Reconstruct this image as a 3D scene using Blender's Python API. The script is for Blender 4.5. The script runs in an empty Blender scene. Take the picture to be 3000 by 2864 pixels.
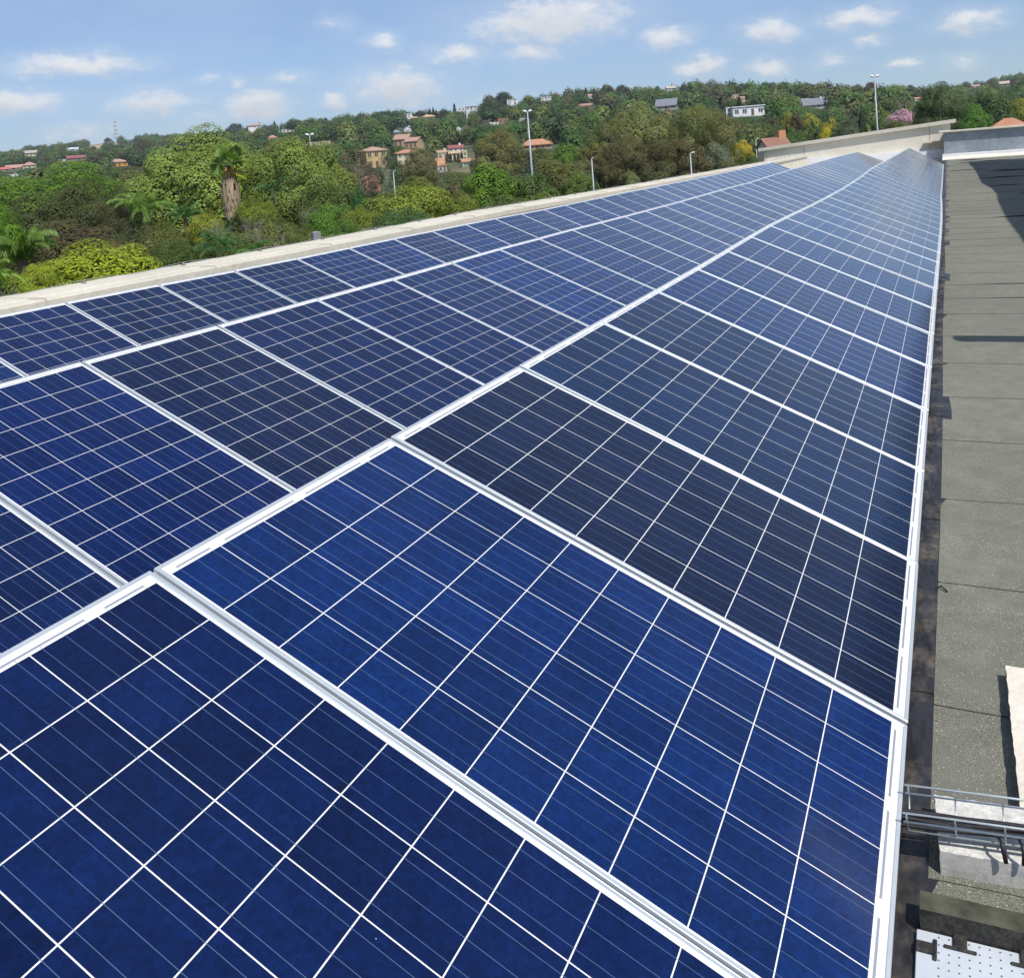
import bpy, math, random
import numpy as np
from mathutils import Matrix, Vector

# ------------------------------------------------------------------ camera, sky, sun, exposure
sc = bpy.context.scene
COL = sc.collection
FPX, PPY = 2804.36, 641.7                    # focal length and principal point, in pixels of the 3000 wide photograph
RCAM = np.array([[0.9071643, 0.4132895, -0.0790231],      # rows: right, down, forward
                 [-0.0465183, -0.0881461, -0.9950208],
                 [-0.4181972, 0.9063233, -0.0607374]])
cam_d = bpy.data.cameras.new("camera")
cam = bpy.data.objects.new("camera", cam_d)
COL.objects.link(cam)
cam_d.sensor_fit = 'HORIZONTAL'
cam_d.sensor_width = 36.0
cam_d.lens = FPX / 3000 * 36.0
cam_d.shift_y = (PPY - 1432.0) / 3000.0
cam_d.clip_start = 0.05
cam_d.clip_end = 30000
m = Matrix.Identity(4)
for i in range(3):
    m[i][0] = RCAM[0][i]; m[i][1] = -RCAM[1][i]; m[i][2] = -RCAM[2][i]
cam.matrix_world = m
sc.camera = cam

sc.view_settings.view_transform = 'Standard'
sc.view_settings.look = 'None'
sc.view_settings.gamma = 1
sc.view_settings.use_curve_mapping = False
sc.view_settings.exposure = 0.0

SUN_EL = math.radians(55)
SUN_AZ = math.atan2(0.78, -0.62)             # clockwise from +Y
SUN = Vector((math.sin(SUN_AZ) * math.cos(SUN_EL), math.cos(SUN_AZ) * math.cos(SUN_EL), math.sin(SUN_EL)))
sun_d = bpy.data.lights.new("sun", 'SUN')
sun_d.energy = 4.6
sun_d.angle = math.radians(0.5)
sun_d.color = (1.0, 0.955, 0.89)
sun = bpy.data.objects.new("sun", sun_d)
COL.objects.link(sun)
sun.rotation_euler = SUN.to_track_quat('Z', 'Y').to_euler()
sun.location = (30, -20, 40)


def ray(x, y):
    return RCAM.T @ np.array([(x - 1500) / FPX, (y - PPY) / FPX, 1.0])


def pt(x, y, dist):
    """the point `dist` metres away (on plan) that the photograph shows at pixel x, y"""
    d = ray(x, y)
    return Vector(d * dist / math.hypot(d[0], d[1]))


def atY(x, y, Y):
    d = ray(x, y)
    return Vector(d * Y / d[1])


def project(P):
    c = P @ RCAM.T
    return 1500 + FPX * c[..., 0] / c[..., 2], PPY + FPX * c[..., 1] / c[..., 2], c[..., 2]


# ---- world: Nishita sky with small fair-weather clouds laid out by compass direction and height
world = bpy.data.worlds.new("World")
sc.world = world
world.use_nodes = True
nt = world.node_tree
nt.nodes.clear()
N = nt.nodes.new
L = nt.links.new


def wmath(tree, op, a, b=None, c=None, clamp=False):
    n = tree.nodes.new('ShaderNodeMath'); n.operation = op; n.use_clamp = clamp
    for i, v in enumerate((a, b, c)):
        if v is None: continue
        if isinstance(v, (int, float)): n.inputs[i].default_value = v
        else: tree.links.new(v, n.inputs[i])
    return n.outputs[0]


def wvec(tree, op, a, b=None):
    n = tree.nodes.new('ShaderNodeVectorMath'); n.operation = op
    for i, v in enumerate((a, b)):
        if v is None: continue
        if isinstance(v, (tuple, list)): n.inputs[i].default_value = v
        else: tree.links.new(v, n.inputs[i])
    return n.outputs['Value'] if op in ('LENGTH', 'DOT_PRODUCT') else n.outputs['Vector']


# cloud list: place and size in photograph pixels (width, height), strength
CLOUDS = [(1610, 62, 460, 128, 1.0), (225, 190, 340, 62, .95), (40, 300, 235, 78, .95), (748, 312, 195, 98, 1.0),
          (1165, 258, 270, 118, .85), (1340, 160, 200, 60, .75), (1560, 155, 170, 66, .75), (1955, 107, 140, 56, .9),
          (2055, 192, 140, 54, .95), (2262, 92, 165, 64, .85), (2515, 58, 190, 56, .9), (2840, 64, 165, 54, .9),
          (985, 298, 92, 40, .8), (1120, 122, 96, 44, .7), (2250, 198, 112, 44, .85), (2655, 178, 84, 28, .8),
          (455, 300, 250, 80, .75), (610, 232, 90, 36, .5), (700, 236, 60, 34, .5), (840, 230, 130, 36, .55), (2540, 120, 82, 30, .7),
          (980, 68, 84, 40, .4), (2825, 182, 90, 32, .5), (235, 385, 200, 44, .5), (2440, 176, 100, 30, .6),
          (350, 196, 190, 40, .5), (1480, 60, 150, 60, .6), (1420, 300, 170, 40, .3), (600, 350, 260, 50, .35), (1240, 350, 260, 40, .3)]
g = bpy.data.node_groups.new("cloud_cover", 'ShaderNodeTree')
g.interface.new_socket("Dir", in_out='INPUT', socket_type='NodeSocketVector')
g.interface.new_socket("Cover", in_out='OUTPUT', socket_type='NodeSocketFloat')
gi = g.nodes.new('NodeGroupInput'); go = g.nodes.new('NodeGroupOutput')
sep = g.nodes.new('ShaderNodeSeparateXYZ'); g.links.new(gi.outputs[0], sep.inputs[0])
az = wmath(g, 'ARCTAN2', sep.outputs[0], sep.outputs[1])
el = wmath(g, 'ARCSINE', sep.outputs[2])
cmb = g.nodes.new('ShaderNodeCombineXYZ'); g.links.new(az, cmb.inputs[0]); g.links.new(el, cmb.inputs[1])


def gnoise(vec, scale, detail, rough):
    n = g.nodes.new('ShaderNodeTexNoise'); n.inputs['Scale'].default_value = scale
    n.inputs['Detail'].default_value = detail; n.inputs['Roughness'].default_value = rough
    g.links.new(vec, n.inputs['Vector'])
    return n


stretch = wvec(g, 'MULTIPLY', cmb.outputs[0], (1.0, 1.7, 1.0))
n1 = gnoise(stretch, 34, 7, .6)
warp = wvec(g, 'MULTIPLY', wvec(g, 'SUBTRACT', n1.outputs['Color'], (.5, .5, .5)), (.04, .03, 0))
pw = wvec(g, 'ADD', cmb.outputs[0], warp)
acc = None
for (cx, cy, w, h, st) in CLOUDS:
    d = ray(cx, cy); d = d / np.linalg.norm(d)
    a0, e0 = math.atan2(d[0], d[1]), math.asin(d[2])
    rel = wvec(g, 'MULTIPLY', wvec(g, 'SUBTRACT', pw, (a0, e0, 0)), (FPX / (w * .68), FPX / (h * .72), 0))
    v = wmath(g, 'MULTIPLY', wmath(g, 'SUBTRACT', 1.0, wvec(g, 'LENGTH', rel)), st)
    acc = v if acc is None else wmath(g, 'MAXIMUM', acc, v)
n2 = gnoise(stretch, 60, 8, .68)
den = wmath(g, 'ADD', acc, wmath(g, 'MULTIPLY', wmath(g, 'SUBTRACT', n2.outputs['Fac'], .5), .8))
mr = g.nodes.new('ShaderNodeMapRange'); mr.interpolation_type = 'SMOOTHSTEP'
mr.inputs['From Min'].default_value = .0; mr.inputs['From Max'].default_value = .8
g.links.new(den, mr.inputs['Value'])
mr2 = g.nodes.new('ShaderNodeMapRange'); mr2.interpolation_type = 'SMOOTHSTEP'
mr2.inputs['From Min'].default_value = -.35; mr2.inputs['From Max'].default_value = .7; mr2.inputs['To Max'].default_value = .3
g.links.new(acc, mr2.inputs['Value'])
g.links.new(wmath(g, 'MAXIMUM', mr.outputs[0], mr2.outputs[0]), go.inputs[0])

tc = N('ShaderNodeTexCoord')
sky = N('ShaderNodeTexSky')
sky.sky_type = 'NISHITA'
sky.sun_disc = False
sky.sun_elevation = SUN_EL
sky.sun_rotation = SUN_AZ
sky.altitude = 1400
sky.air_density = 1.0
sky.dust_density = 1.6
sky.ozone_density = 1.6
cg = N('ShaderNodeGroup'); cg.node_tree = g
L(tc.outputs['Generated'], cg.inputs[0])
cg2 = N('ShaderNodeGroup'); cg2.node_tree = g
L(wvec(nt, 'ADD', tc.outputs['Generated'], (0.004, -0.003, 0.011)), cg2.inputs[0])
lit = wmath(nt, 'MULTIPLY_ADD', cg2.outputs[0], -0.62, 1.0)
ccol = N('ShaderNodeMix'); ccol.data_type = 'RGBA'
ccol.inputs[6].default_value = (6.2, 6.5, 7.0, 1); ccol.inputs[7].default_value = (9.4, 9.4, 9.3, 1)
L(lit, ccol.inputs[0])
mixs = N('ShaderNodeMix'); mixs.data_type = 'RGBA'
L(wmath(nt, 'MULTIPLY', cg.outputs[0], .9), mixs.inputs[0])
# the sky's own tint, and a thin streaky cirrus veil high up
tint = wvec(nt, 'MULTIPLY', sky.outputs[0], (.915, 1.02, 1.19))
vm = N('ShaderNodeMapping'); vm.inputs['Scale'].default_value = (2.2, 5.0, 9.0); vm.inputs['Rotation'].default_value = (.3, .5, .4)
L(tc.outputs['Generated'], vm.inputs[0])
vn = N('ShaderNodeTexNoise'); vn.inputs['Scale'].default_value = 1.5; vn.inputs['Detail'].default_value = 6; vn.inputs['Roughness'].default_value = .6
L(vm.outputs[0], vn.inputs['Vector'])
veil = N('ShaderNodeMix'); veil.data_type = 'RGBA'; veil.inputs[7].default_value = (7.6, 8.6, 10.0, 1)
sepz = N('ShaderNodeSeparateXYZ'); L(tc.outputs['Generated'], sepz.inputs[0])
L(wmath(nt, 'MULTIPLY', wmath(nt, 'MULTIPLY_ADD', vn.outputs['Fac'], .62, -.12, clamp=True), wmath(nt, 'MULTIPLY_ADD', sepz.outputs[2], 6.0, -.25, clamp=True)), veil.inputs[0]); L(tint, veil.inputs[6])
L(veil.outputs[2], mixs.inputs[6]); L(ccol.outputs[2], mixs.inputs[7])
bg = N('ShaderNodeBackground'); bg.inputs['Strength'].default_value = 0.106
L(mixs.outputs[2], bg.inputs['Color'])
wo = N('ShaderNodeOutputWorld'); L(bg.outputs[0], wo.inputs['Surface'])

# ------------------------------------------------------------------ helpers
RNG = np.random.default_rng(7)
random.seed(7)


def tag(o, label=None, cat=None, group=None, kind=None):
    if label: o['label'] = label
    if cat: o['category'] = cat
    if group: o['group'] = group
    if kind: o['kind'] = kind
    return o


def empty(name, loc=(0, 0, 0), label=None, cat=None, group=None, rz=0.0):
    o = bpy.data.objects.new(name, None)
    COL.objects.link(o)
    o.location = loc
    o.rotation_euler = (0, 0, rz)
    o.empty_display_size = .3
    return tag(o, label, cat, group)


def link(name, me, parent=None, mats=(), color=None):
    o = bpy.data.objects.new(name, me)
    COL.objects.link(o)
    if parent is not None: o.parent = parent
    if mats and not len(me.materials):
        for mm in mats: me.materials.append(mm)
    if color is not None: o.color = (*color, 1)
    return o


class MB:
    """collects faces and builds them as one mesh"""
    def __init__(s): s.v = []; s.f = []; s.m = []

    def face(s, pts, mi=0):
        b = len(s.v); s.v += [tuple(p) for p in pts]; s.f.append(tuple(range(b, b + len(pts)))); s.m.append(mi)

    def box(s, x0, y0, z0, x1, y1, z1, mi=0, M=None, bev=0.0):
        if bev > 0:
            pts = []
            b = bev
            import itertools
            # chamfered box: 24 verts
            def q(sx, sy, sz, ax):
                X = [x0, x1][sx]; Y = [y0, y1][sy]; Z = [z0, z1][sz]
                dx = b * (1 - 2 * sx); dy = b * (1 - 2 * sy); dz = b * (1 - 2 * sz)
                return (X + (0 if ax == 0 else dx), Y + (0 if ax == 1 else dy), Z + (0 if ax == 2 else dz))
            base = len(s.v); idx = {}
            for sx, sy, sz in itertools.product((0, 1), repeat=3):
                for ax in range(3):
                    idx[(sx, sy, sz, ax)] = len(s.v)
                    p = q(sx, sy, sz, ax); s.v.append(tuple(M @ Vector(p)) if M else p)
            F = []
            for ax in range(3):
                o1, o2 = [a for a in range(3) if a != ax]
                for side in (0, 1):
                    loop = []
                    for (u, w) in ((0, 0), (1, 0), (1, 1), (0, 1)):
                        k = [0, 0, 0]; k[ax] = side; k[o1] = u; k[o2] = w
                        loop.append(idx[(*k, ax)])
                    F.append(loop if (side == 1) == (ax != 1) else loop[::-1])
            for ax in range(3):                      # edges along axis ax
                o1, o2 = [a for a in range(3) if a != ax]
                for u in (0, 1):
                    for w in (0, 1):
                        k0 = [0, 0, 0]; k0[o1] = u; k0[o2] = w; k1 = list(k0); k1[ax] = 1
                        F.append([idx[(*k0, o1)], idx[(*k1, o1)], idx[(*k1, o2)], idx[(*k0, o2)]])
            for sx, sy, sz in itertools.product((0, 1), repeat=3):
                F.append([idx[(sx, sy, sz, a)] for a in range(3)])
            for f in F: s.f.append(tuple(f)); s.m.append(mi)
            return
        P = [(x0, y0, z0), (x1, y0, z0), (x1, y1, z0), (x0, y1, z0), (x0, y0, z1), (x1, y0, z1), (x1, y1, z1), (x0, y1, z1)]
        if M: P = [tuple(M @ Vector(p)) for p in P]
        b = len(s.v); s.v += P
        for f in ((3, 2, 1, 0), (4, 5, 6, 7), (0, 1, 5, 4), (1, 2, 6, 5), (2, 3, 7, 6), (3, 0, 4, 7)):
            s.f.append(tuple(b + i for i in f)); s.m.append(mi)

    def tube(s, pts, rad, sides=8, mi=0, cap=True):
        pts = [Vector(p) for p in pts]; n = len(pts)
        if isinstance(rad, (int, float)): rad = [rad] * n
        b = len(s.v)
        up = None
        for i, p in enumerate(pts):
            t = (pts[min(i + 1, n - 1)] - pts[max(i - 1, 0)]).normalized()
            if up is None:
                up = Vector((0, 0, 1)) if abs(t.z) < .9 else Vector((1, 0, 0))
            a = t.cross(up).normalized(); c = a.cross(t).normalized(); up = c
            for j in range(sides):
                an = 2 * math.pi * j / sides
                s.v.append(tuple(p + (a * math.cos(an) + c * math.sin(an)) * rad[i]))
        for i in range(n - 1):
            for j in range(sides):
                s.f.append((b + i * sides + j, b + i * sides + (j + 1) % sides, b + (i + 1) * sides + (j + 1) % sides, b + (i + 1) * sides + j)); s.m.append(mi)
        if cap:
            s.f.append(tuple(b + j for j in range(sides))[::-1]); s.m.append(mi)
            s.f.append(tuple(b + (n - 1) * sides + j for j in range(sides))); s.m.append(mi)

    def mesh(s, name, mats=(), smooth=False):
        me = bpy.data.meshes.new(name)
        me.from_pydata(s.v, [], s.f)
        for mm in mats: me.materials.append(mm)
        me.polygons.foreach_set('material_index', s.m)
        if smooth: me.polygons.foreach_set('use_smooth', [True] * len(s.f))
        me.update()
        import bmesh
        bm = bmesh.new(); bm.from_mesh(me); bmesh.ops.recalc_face_normals(bm, faces=bm.faces); bm.to_mesh(me); bm.free()
        return me

    def build(s, name, mats=(), parent=None, smooth=False, color=None):
        if not isinstance(mats, (list, tuple)): mats = (mats,)
        return link(name, s.mesh(name, mats, smooth), parent, (), color)


def quad_mesh(name, V, tint, mats, nor=None):
    """V (n,4,3) leaf quads, tint (n,3)"""
    n = len(V)
    me = bpy.data.meshes.new(name)
    me.vertices.add(4 * n); me.vertices.foreach_set('co', np.ascontiguousarray(V, dtype=np.float32).ravel())
    me.loops.add(4 * n); me.loops.foreach_set('vertex_index', np.arange(4 * n, dtype=np.int32))
    me.polygons.add(n); me.polygons.foreach_set('loop_start', np.arange(0, 4 * n, 4, dtype=np.int32))
    me.polygons.foreach_set('loop_total', np.full(n, 4, dtype=np.int32))
    me.update(calc_edges=True)
    if nor is not None:                                          # leaves shade with the clump they belong to
        na_ = me.attributes.new('leaf_normal', 'FLOAT_VECTOR', 'POINT')
        na_.data.foreach_set('vector', np.repeat(np.asarray(nor, dtype=np.float32), 4, axis=0).ravel())
    at = me.attributes.new('tint', 'FLOAT_COLOR', 'POINT')
    c = np.ones((n, 4, 4), dtype=np.float32); c[:, :, :3] = tint[:, None, :]
    at.data.foreach_set('color', c.ravel())
    for mm in mats: me.materials.append(mm)
    me.validate()
    return me


# ---- materials
def new_mat(name):
    mt = bpy.data.materials.new(name); mt.use_nodes = True
    return mt, mt.node_tree, mt.node_tree.nodes['Principled BSDF']


def noise(tree, scale, detail=4, rough=.55, vec=None, coord='Object'):
    n = tree.nodes.new('ShaderNodeTexNoise'); n.inputs['Scale'].default_value = scale
    n.inputs['Detail'].default_value = detail; n.inputs['Roughness'].default_value = rough
    if vec is None:
        t = tree.nodes.new('ShaderNodeTexCoord'); vec = t.outputs[coord]
    tree.links.new(vec, n.inputs['Vector'])
    return n


def ramp(tree, fac, stops):
    r = tree.nodes.new('ShaderNodeValToRGB')
    while len(r.color_ramp.elements) < len(stops): r.color_ramp.elements.new(.5)
    for e, (p, c) in zip(r.color_ramp.elements, stops):
        e.position = p; e.color = (*c, 1)
    tree.links.new(fac, r.inputs[0])
    return r.outputs[0]


def mixc(tree, fac, a, b, mode='MIX'):
    n = tree.nodes.new('ShaderNodeMix'); n.data_type = 'RGBA'; n.blend_type = mode
    for i, v in ((0, fac), (6, a), (7, b)):
        if isinstance(v, (int, float)): n.inputs[i].default_value = v
        elif isinstance(v, tuple): n.inputs[i].default_value = (*v, 1)
        else: tree.links.new(v, n.inputs[i])
    return n.outputs[2]


def bump(tree, bs, h, strength=.3, dist=.01):
    b = tree.nodes.new('ShaderNodeBump'); b.inputs['Strength'].default_value = strength; b.inputs['Distance'].default_value = dist
    tree.links.new(h, b.inputs['Height']); tree.links.new(b.outputs[0], bs.inputs['Normal'])


def mottled(name, c0, c1, scale, rough=.85, bump_s=.0, bump_scale=40, metallic=0.0, spec=.3, fine=None, coord='Object'):
    mt, t, bs = new_mat(name)
    n = noise(t, scale, 6, .6, coord=coord)
    col = ramp(t, n.outputs['Fac'], [(.32, c0), (.7, c1)])
    if fine:
        n2 = noise(t, fine[0], 3, .6, coord=coord)
        col = mixc(t, 1.0, col, ramp(t, n2.outputs['Fac'], [(.35, (1 - fine[1],) * 3), (.65, (1 + fine[1],) * 3)]), 'MULTIPLY')
    t.links.new(col, bs.inputs['Base Color'])
    bs.inputs['Roughness'].default_value = rough; bs.inputs['Metallic'].default_value = metallic
    bs.inputs['Specular IOR Level'].default_value = spec
    if bump_s:
        nb = noise(t, bump_scale, 5, .6, coord=coord); bump(t, bs, nb.outputs['Fac'], bump_s, .01 if bump_scale < 100 else .003)
    return mt


M = {}
M['alu'] = mottled('anodised_aluminium', (.52, .565, .6), (.6, .645, .68), 9, .38, metallic=.4, spec=.5)
M['steel'] = mottled('galvanised_steel', (.56, .61, .6), (.72, .77, .75), 30, .4, metallic=.5, spec=.5)
M['pole'] = mottled('pole_grey_paint', (.3, .33, .36), (.4, .43, .45), 6, .5, metallic=.3)
M['lamp'] = mottled('lamp_white', (.72, .74, .76), (.82, .83, .84), 8, .35)
M['coping'] = mottled('coping_plaster', (.54, .505, .415), (.64, .6, .5), 1.1, .9, .15, 60, fine=(14, .08))
M['wall_beige'] = mottled('beige_plaster', (.62, .58, .48), (.74, .7, .59), .7, .9, .15, 60, fine=(9, .07))
M['wall_silver'] = mottled('silver_bitumen_paint', (.25, .29, .33), (.4, .44, .48), .8, .45, .1, 20, metallic=.25, fine=(5, .1))
M['white_paint'] = mottled('white_waterproof_paint', (.72, .73, .74), (.85, .85, .84), 1.5, .6, .1, 30)
M['brown_dark'] = mottled('dark_brown', (.2, .16, .125), (.27, .22, .17), 2, .9)
M['concrete_white'] = mottled('pale_concrete', (.46, .45, .41), (.72, .7, .65), 26, .92, .25, 150, fine=(160, .14))
M['concrete_grey'] = mottled('grey_concrete', (.38, .375, .355), (.5, .49, .465), 22, .92, .2, 180, fine=(200, .1))
M['rubber'] = mottled('black_rubber', (.018, .018, .019), (.05, .048, .04), 30, .75, .4, 200, fine=(120, .3))
M['cable'] = mottled('black_cable', (.012, .012, .014), (.03, .03, .034), 60, .45)
M['wire'] = mottled('wire_grey', (.3, .3, .29), (.45, .45, .44), 40, .5, metallic=.6)

# mineral felt
mt, t, bs = new_mat('mineral_felt')
big = noise(t, .55, 5, .6); mid = noise(t, 9, 4, .6); chip = noise(t, 380, 2, .5)
col = ramp(t, big.outputs['Fac'], [(.3, (.152, .152, .122)), (.72, (.205, .204, .165))])
col = mixc(t, 1.0, col, ramp(t, mid.outputs['Fac'], [(.3, (.84, .85, .83)), (.7, (1.14, 1.13, 1.12))]), 'MULTIPLY')
col = mixc(t, 1.0, col, ramp(t, chip.outputs['Fac'], [(.36, (.5, .5, .48)), (.52, (1.0, 1.0, 1.0)), (.7, (1.7, 1.7, 1.65))]), 'MULTIPLY')
vo = t.nodes.new('ShaderNodeTexVoronoi'); vo.inputs['Scale'].default_value = 170
tcn = t.nodes.new('ShaderNodeTexCoord'); t.links.new(tcn.outputs['Object'], vo.inputs['Vector'])
spk = t.nodes.new('ShaderNodeSeparateColor'); t.links.new(vo.outputs['Color'], spk.inputs[0])
sel = wmath(t, 'MULTIPLY', wmath(t, 'GREATER_THAN', spk.outputs[0], .93), wmath(t, 'LESS_THAN', vo.outputs['Distance'], .33))
col = mixc(t, sel, col, (.42, .43, .4))
t.links.new(col, bs.inputs['Base Color']); bs.inputs['Roughness'].default_value = .9
bump(t, bs, chip.outputs['Fac'], .5, .004)
M['felt'] = mt
M['bitumen_edge'] = mottled('bitumen_edge', (.035, .035, .03), (.06, .06, .05), 30, .8)

# smooth bitumen strip with dusty brown patches
mt, t, bs = new_mat('bitumen_strip')
tcn = t.nodes.new('ShaderNodeTexCoord')
mp = t.nodes.new('ShaderNodeMapping'); mp.inputs['Scale'].default_value = (5, 2.6, 1); t.links.new(tcn.outputs['Object'], mp.inputs[0])
n1 = noise(t, 1.3, 6, .68, mp.outputs[0]); n2 = noise(t, 30, 4, .6)
dust = wmath(t, 'MULTIPLY', wmath(t, 'MULTIPLY_ADD', n1.outputs['Fac'], 4.5, -2.15, clamp=True), wmath(t, 'MULTIPLY_ADD', n2.outputs['Fac'], 1.6, -.2, clamp=True))
col = mixc(t, dust, (.022, .022, .026), (.21, .17, .115))
t.links.new(col, bs.inputs['Base Color'])
n3 = noise(t, 1.7, 3, .5, mp.outputs[0])
t.links.new(wmath(t, 'MULTIPLY_ADD', n3.outputs['Fac'], .5, .22), bs.inputs['Roughness'])
bump(t, bs, n3.outputs['Fac'], .9, .05)
M['strip'] = mt

# photovoltaic laminate, drawn from the panel's own metres (x 0..0.992, y 0..1.65)
mt, t, bs = new_mat('solar_cells')
tcn = t.nodes.new('ShaderNodeTexCoord'); sp = t.nodes.new('ShaderNodeSeparateXYZ'); t.links.new(tcn.outputs['Object'], sp.inputs[0])
oi = t.nodes.new('ShaderNodeObjectInfo')
PITX, PIT, CELLX, CELL = .1613, .1576, .1588, .155
X0, Y0 = .0169, .0392
def mm_(op, a, b=None, c=None, clamp=False): return wmath(t, op, a, b, c, clamp)
ux = mm_('DIVIDE', mm_('SUBTRACT', sp.outputs[0], X0), PITX); uy = mm_('DIVIDE', mm_('SUBTRACT', sp.outputs[1], Y0), PIT)
ix, iy = mm_('FLOOR', ux), mm_('FLOOR', uy)
fx = mm_('MULTIPLY', mm_('SUBTRACT', ux, ix), PITX); fy = mm_('MULTIPLY', mm_('SUBTRACT', uy, iy), PIT)
def within(v, lo, hi): return mm_('MULTIPLY', mm_('GREATER_THAN', v, lo), mm_('LESS_THAN', v, hi))
incell = mm_('MULTIPLY', mm_('MULTIPLY', mm_('LESS_THAN', fx, CELLX), mm_('LESS_THAN', fy, CELL)),
             mm_('MULTIPLY', within(ix, -.5, 5.5), within(iy, -.5, 9.5)))
# busbars: three ribbons per cell, running up the panel
bx = mm_('DIVIDE', fx, CELLX / 3); bf = mm_('ABSOLUTE', mm_('SUBTRACT', mm_('FRACT', bx), .5))
bus = mm_('MULTIPLY', mm_('LESS_THAN', bf, .5 * .0013 / (CELLX / 3)), mm_('LESS_THAN', fx, CELLX))
yb = mm_('MULTIPLY', within(sp.outputs[1], Y0 - .009, Y0 + 10 * PIT + .006), within(ix, -.5, 5.5))
bus = mm_('MULTIPLY', bus, yb)
# cross ribbons in the white margins
def ribbons(yc, pair_off):
    iny = within(sp.outputs[1], yc - .0028, yc + .0028)
    pu = mm_('FRACT', mm_('DIVIDE', mm_('ADD', ux, pair_off), 2.0))
    inx = within(pu, (CELLX / 6 - .002) / (2 * PITX), 1 - (CELLX / 6 + .0005) / (2 * PITX))
    return mm_('MULTIPLY', mm_('MULTIPLY', iny, inx), within(ux, .15, 5.82))
rib = mm_('MAXIMUM', ribbons(Y0 - .0105, 0.0), ribbons(Y0 + 10 * PIT + .0075, 1.0))
# colour: per panel (object colour), per cell, crystal grain
cv = t.nodes.new('ShaderNodeCombineXYZ'); t.links.new(ix, cv.inputs[0]); t.links.new(iy, cv.inputs[1]); t.links.new(mm_('MULTIPLY', oi.outputs['Random'], 97.0), cv.inputs[2])
wn = t.nodes.new('ShaderNodeTexWhiteNoise'); t.links.new(cv.outputs[0], wn.inputs[0])
cell_v = mm_('MULTIPLY_ADD', wn.outputs['Value'], .4, .8)
vor = t.nodes.new('ShaderNodeTexVoronoi'); vor.inputs['Scale'].default_value = 95; t.links.new(tcn.outputs['Object'], vor.inputs['Vector'])
vs = t.nodes.new('ShaderNodeSeparateColor'); t.links.new(vor.outputs['Color'], vs.inputs[0])
grain = mm_('MULTIPLY_ADD', vs.outputs[0], .36, .82)
cl = noise(t, 9, 5, .7)
grain = mm_('MULTIPLY', grain, mm_('MULTIPLY_ADD', cl.outputs['Fac'], 1.0, .5))
cc = t.nodes.new('ShaderNodeVectorMath'); cc.operation = 'SCALE'; t.links.new(oi.outputs['Color'], cc.inputs[0]); t.links.new(mm_('MULTIPLY', cell_v, grain), cc.inputs['Scale'])
col = mixc(t, incell, (.74, .75, .74), cc.outputs[0])
col = mixc(t, mm_('MULTIPLY', bus, mm_('MULTIPLY_ADD', incell, -.42, .95)), col, (.13, .2, .32))
col = mixc(t, rib, col, (.26, .28, .33))
# thin dust film and a few droppings
dn = noise(t, 3.1, 5, .65)
edge_y = mm_('MULTIPLY', mm_('SUBTRACT', 1.0, mm_('DIVIDE', sp.outputs[1], .045), clamp=True), .3)
col = mixc(t, mm_('ADD', mm_('MULTIPLY', dn.outputs['Fac'], .004), mm_('MULTIPLY', edge_y, dn.outputs['Fac'])), col, (.42, .39, .33))
sv = t.nodes.new('ShaderNodeTexVoronoi'); sv.inputs['Scale'].default_value = 14; t.links.new(tcn.outputs['Object'], sv.inputs['Vector'])
so = t.nodes.new('ShaderNodeVectorMath'); so.operation = 'ADD'; t.links.new(tcn.outputs['Object'], so.inputs[0])
rv = t.nodes.new('ShaderNodeCombineXYZ'); t.links.new(mm_('MULTIPLY', oi.outputs['Random'], 31.0), rv.inputs[0]); t.links.new(rv.outputs[0], so.inputs[1]); t.links.new(so.outputs[0], sv.inputs['Vector'])
ss = t.nodes.new('ShaderNodeSeparateColor'); t.links.new(sv.outputs['Color'], ss.inputs[0])
spot = mm_('MULTIPLY', mm_('GREATER_THAN', ss.outputs[1], .93), mm_('LESS_THAN', sv.outputs['Distance'], mm_('MULTIPLY', ss.outputs[0], .045)))
col = mixc(t, spot, col, (.5, .47, .4))
t.links.new(col, bs.inputs['Base Color'])
bs.inputs['Roughness'].default_value = .5; bs.inputs['Specular IOR Level'].default_value = 0
bs.inputs['Coat Weight'].default_value = 1.0; bs.inputs['Coat Roughness'].default_value = .13; bs.inputs['Coat IOR'].default_value = 1.36
M['cells'] = mt

# foliage: object colour x per-leaf tint
mt, t, bs = new_mat('foliage')
at_ = t.nodes.new('ShaderNodeAttribute'); at_.attribute_name = 'tint'
oi = t.nodes.new('ShaderNodeObjectInfo')
col = mixc(t, 1.0, at_.outputs['Color'], oi.outputs['Color'], 'MULTIPLY')
t.links.new(col, bs.inputs['Base Color'])
bs.inputs['Roughness'].default_value = .55; bs.inputs['Specular IOR Level'].default_value = .25
tr = t.nodes.new('ShaderNodeBsdfTranslucent'); t.links.new(mixc(t, 1.0, col, (1.25, 1.35, .6), 'MULTIPLY'), tr.inputs[0])
mx = t.nodes.new('ShaderNodeMixShader'); mx.inputs[0].default_value = .3
t.links.new(bs.outputs[0], mx.inputs[1]); t.links.new(tr.outputs[0], mx.inputs[2])
t.links.new(mx.outputs[0], t.nodes['Material Output'].inputs[0])
M['leaf'] = mt
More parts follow.
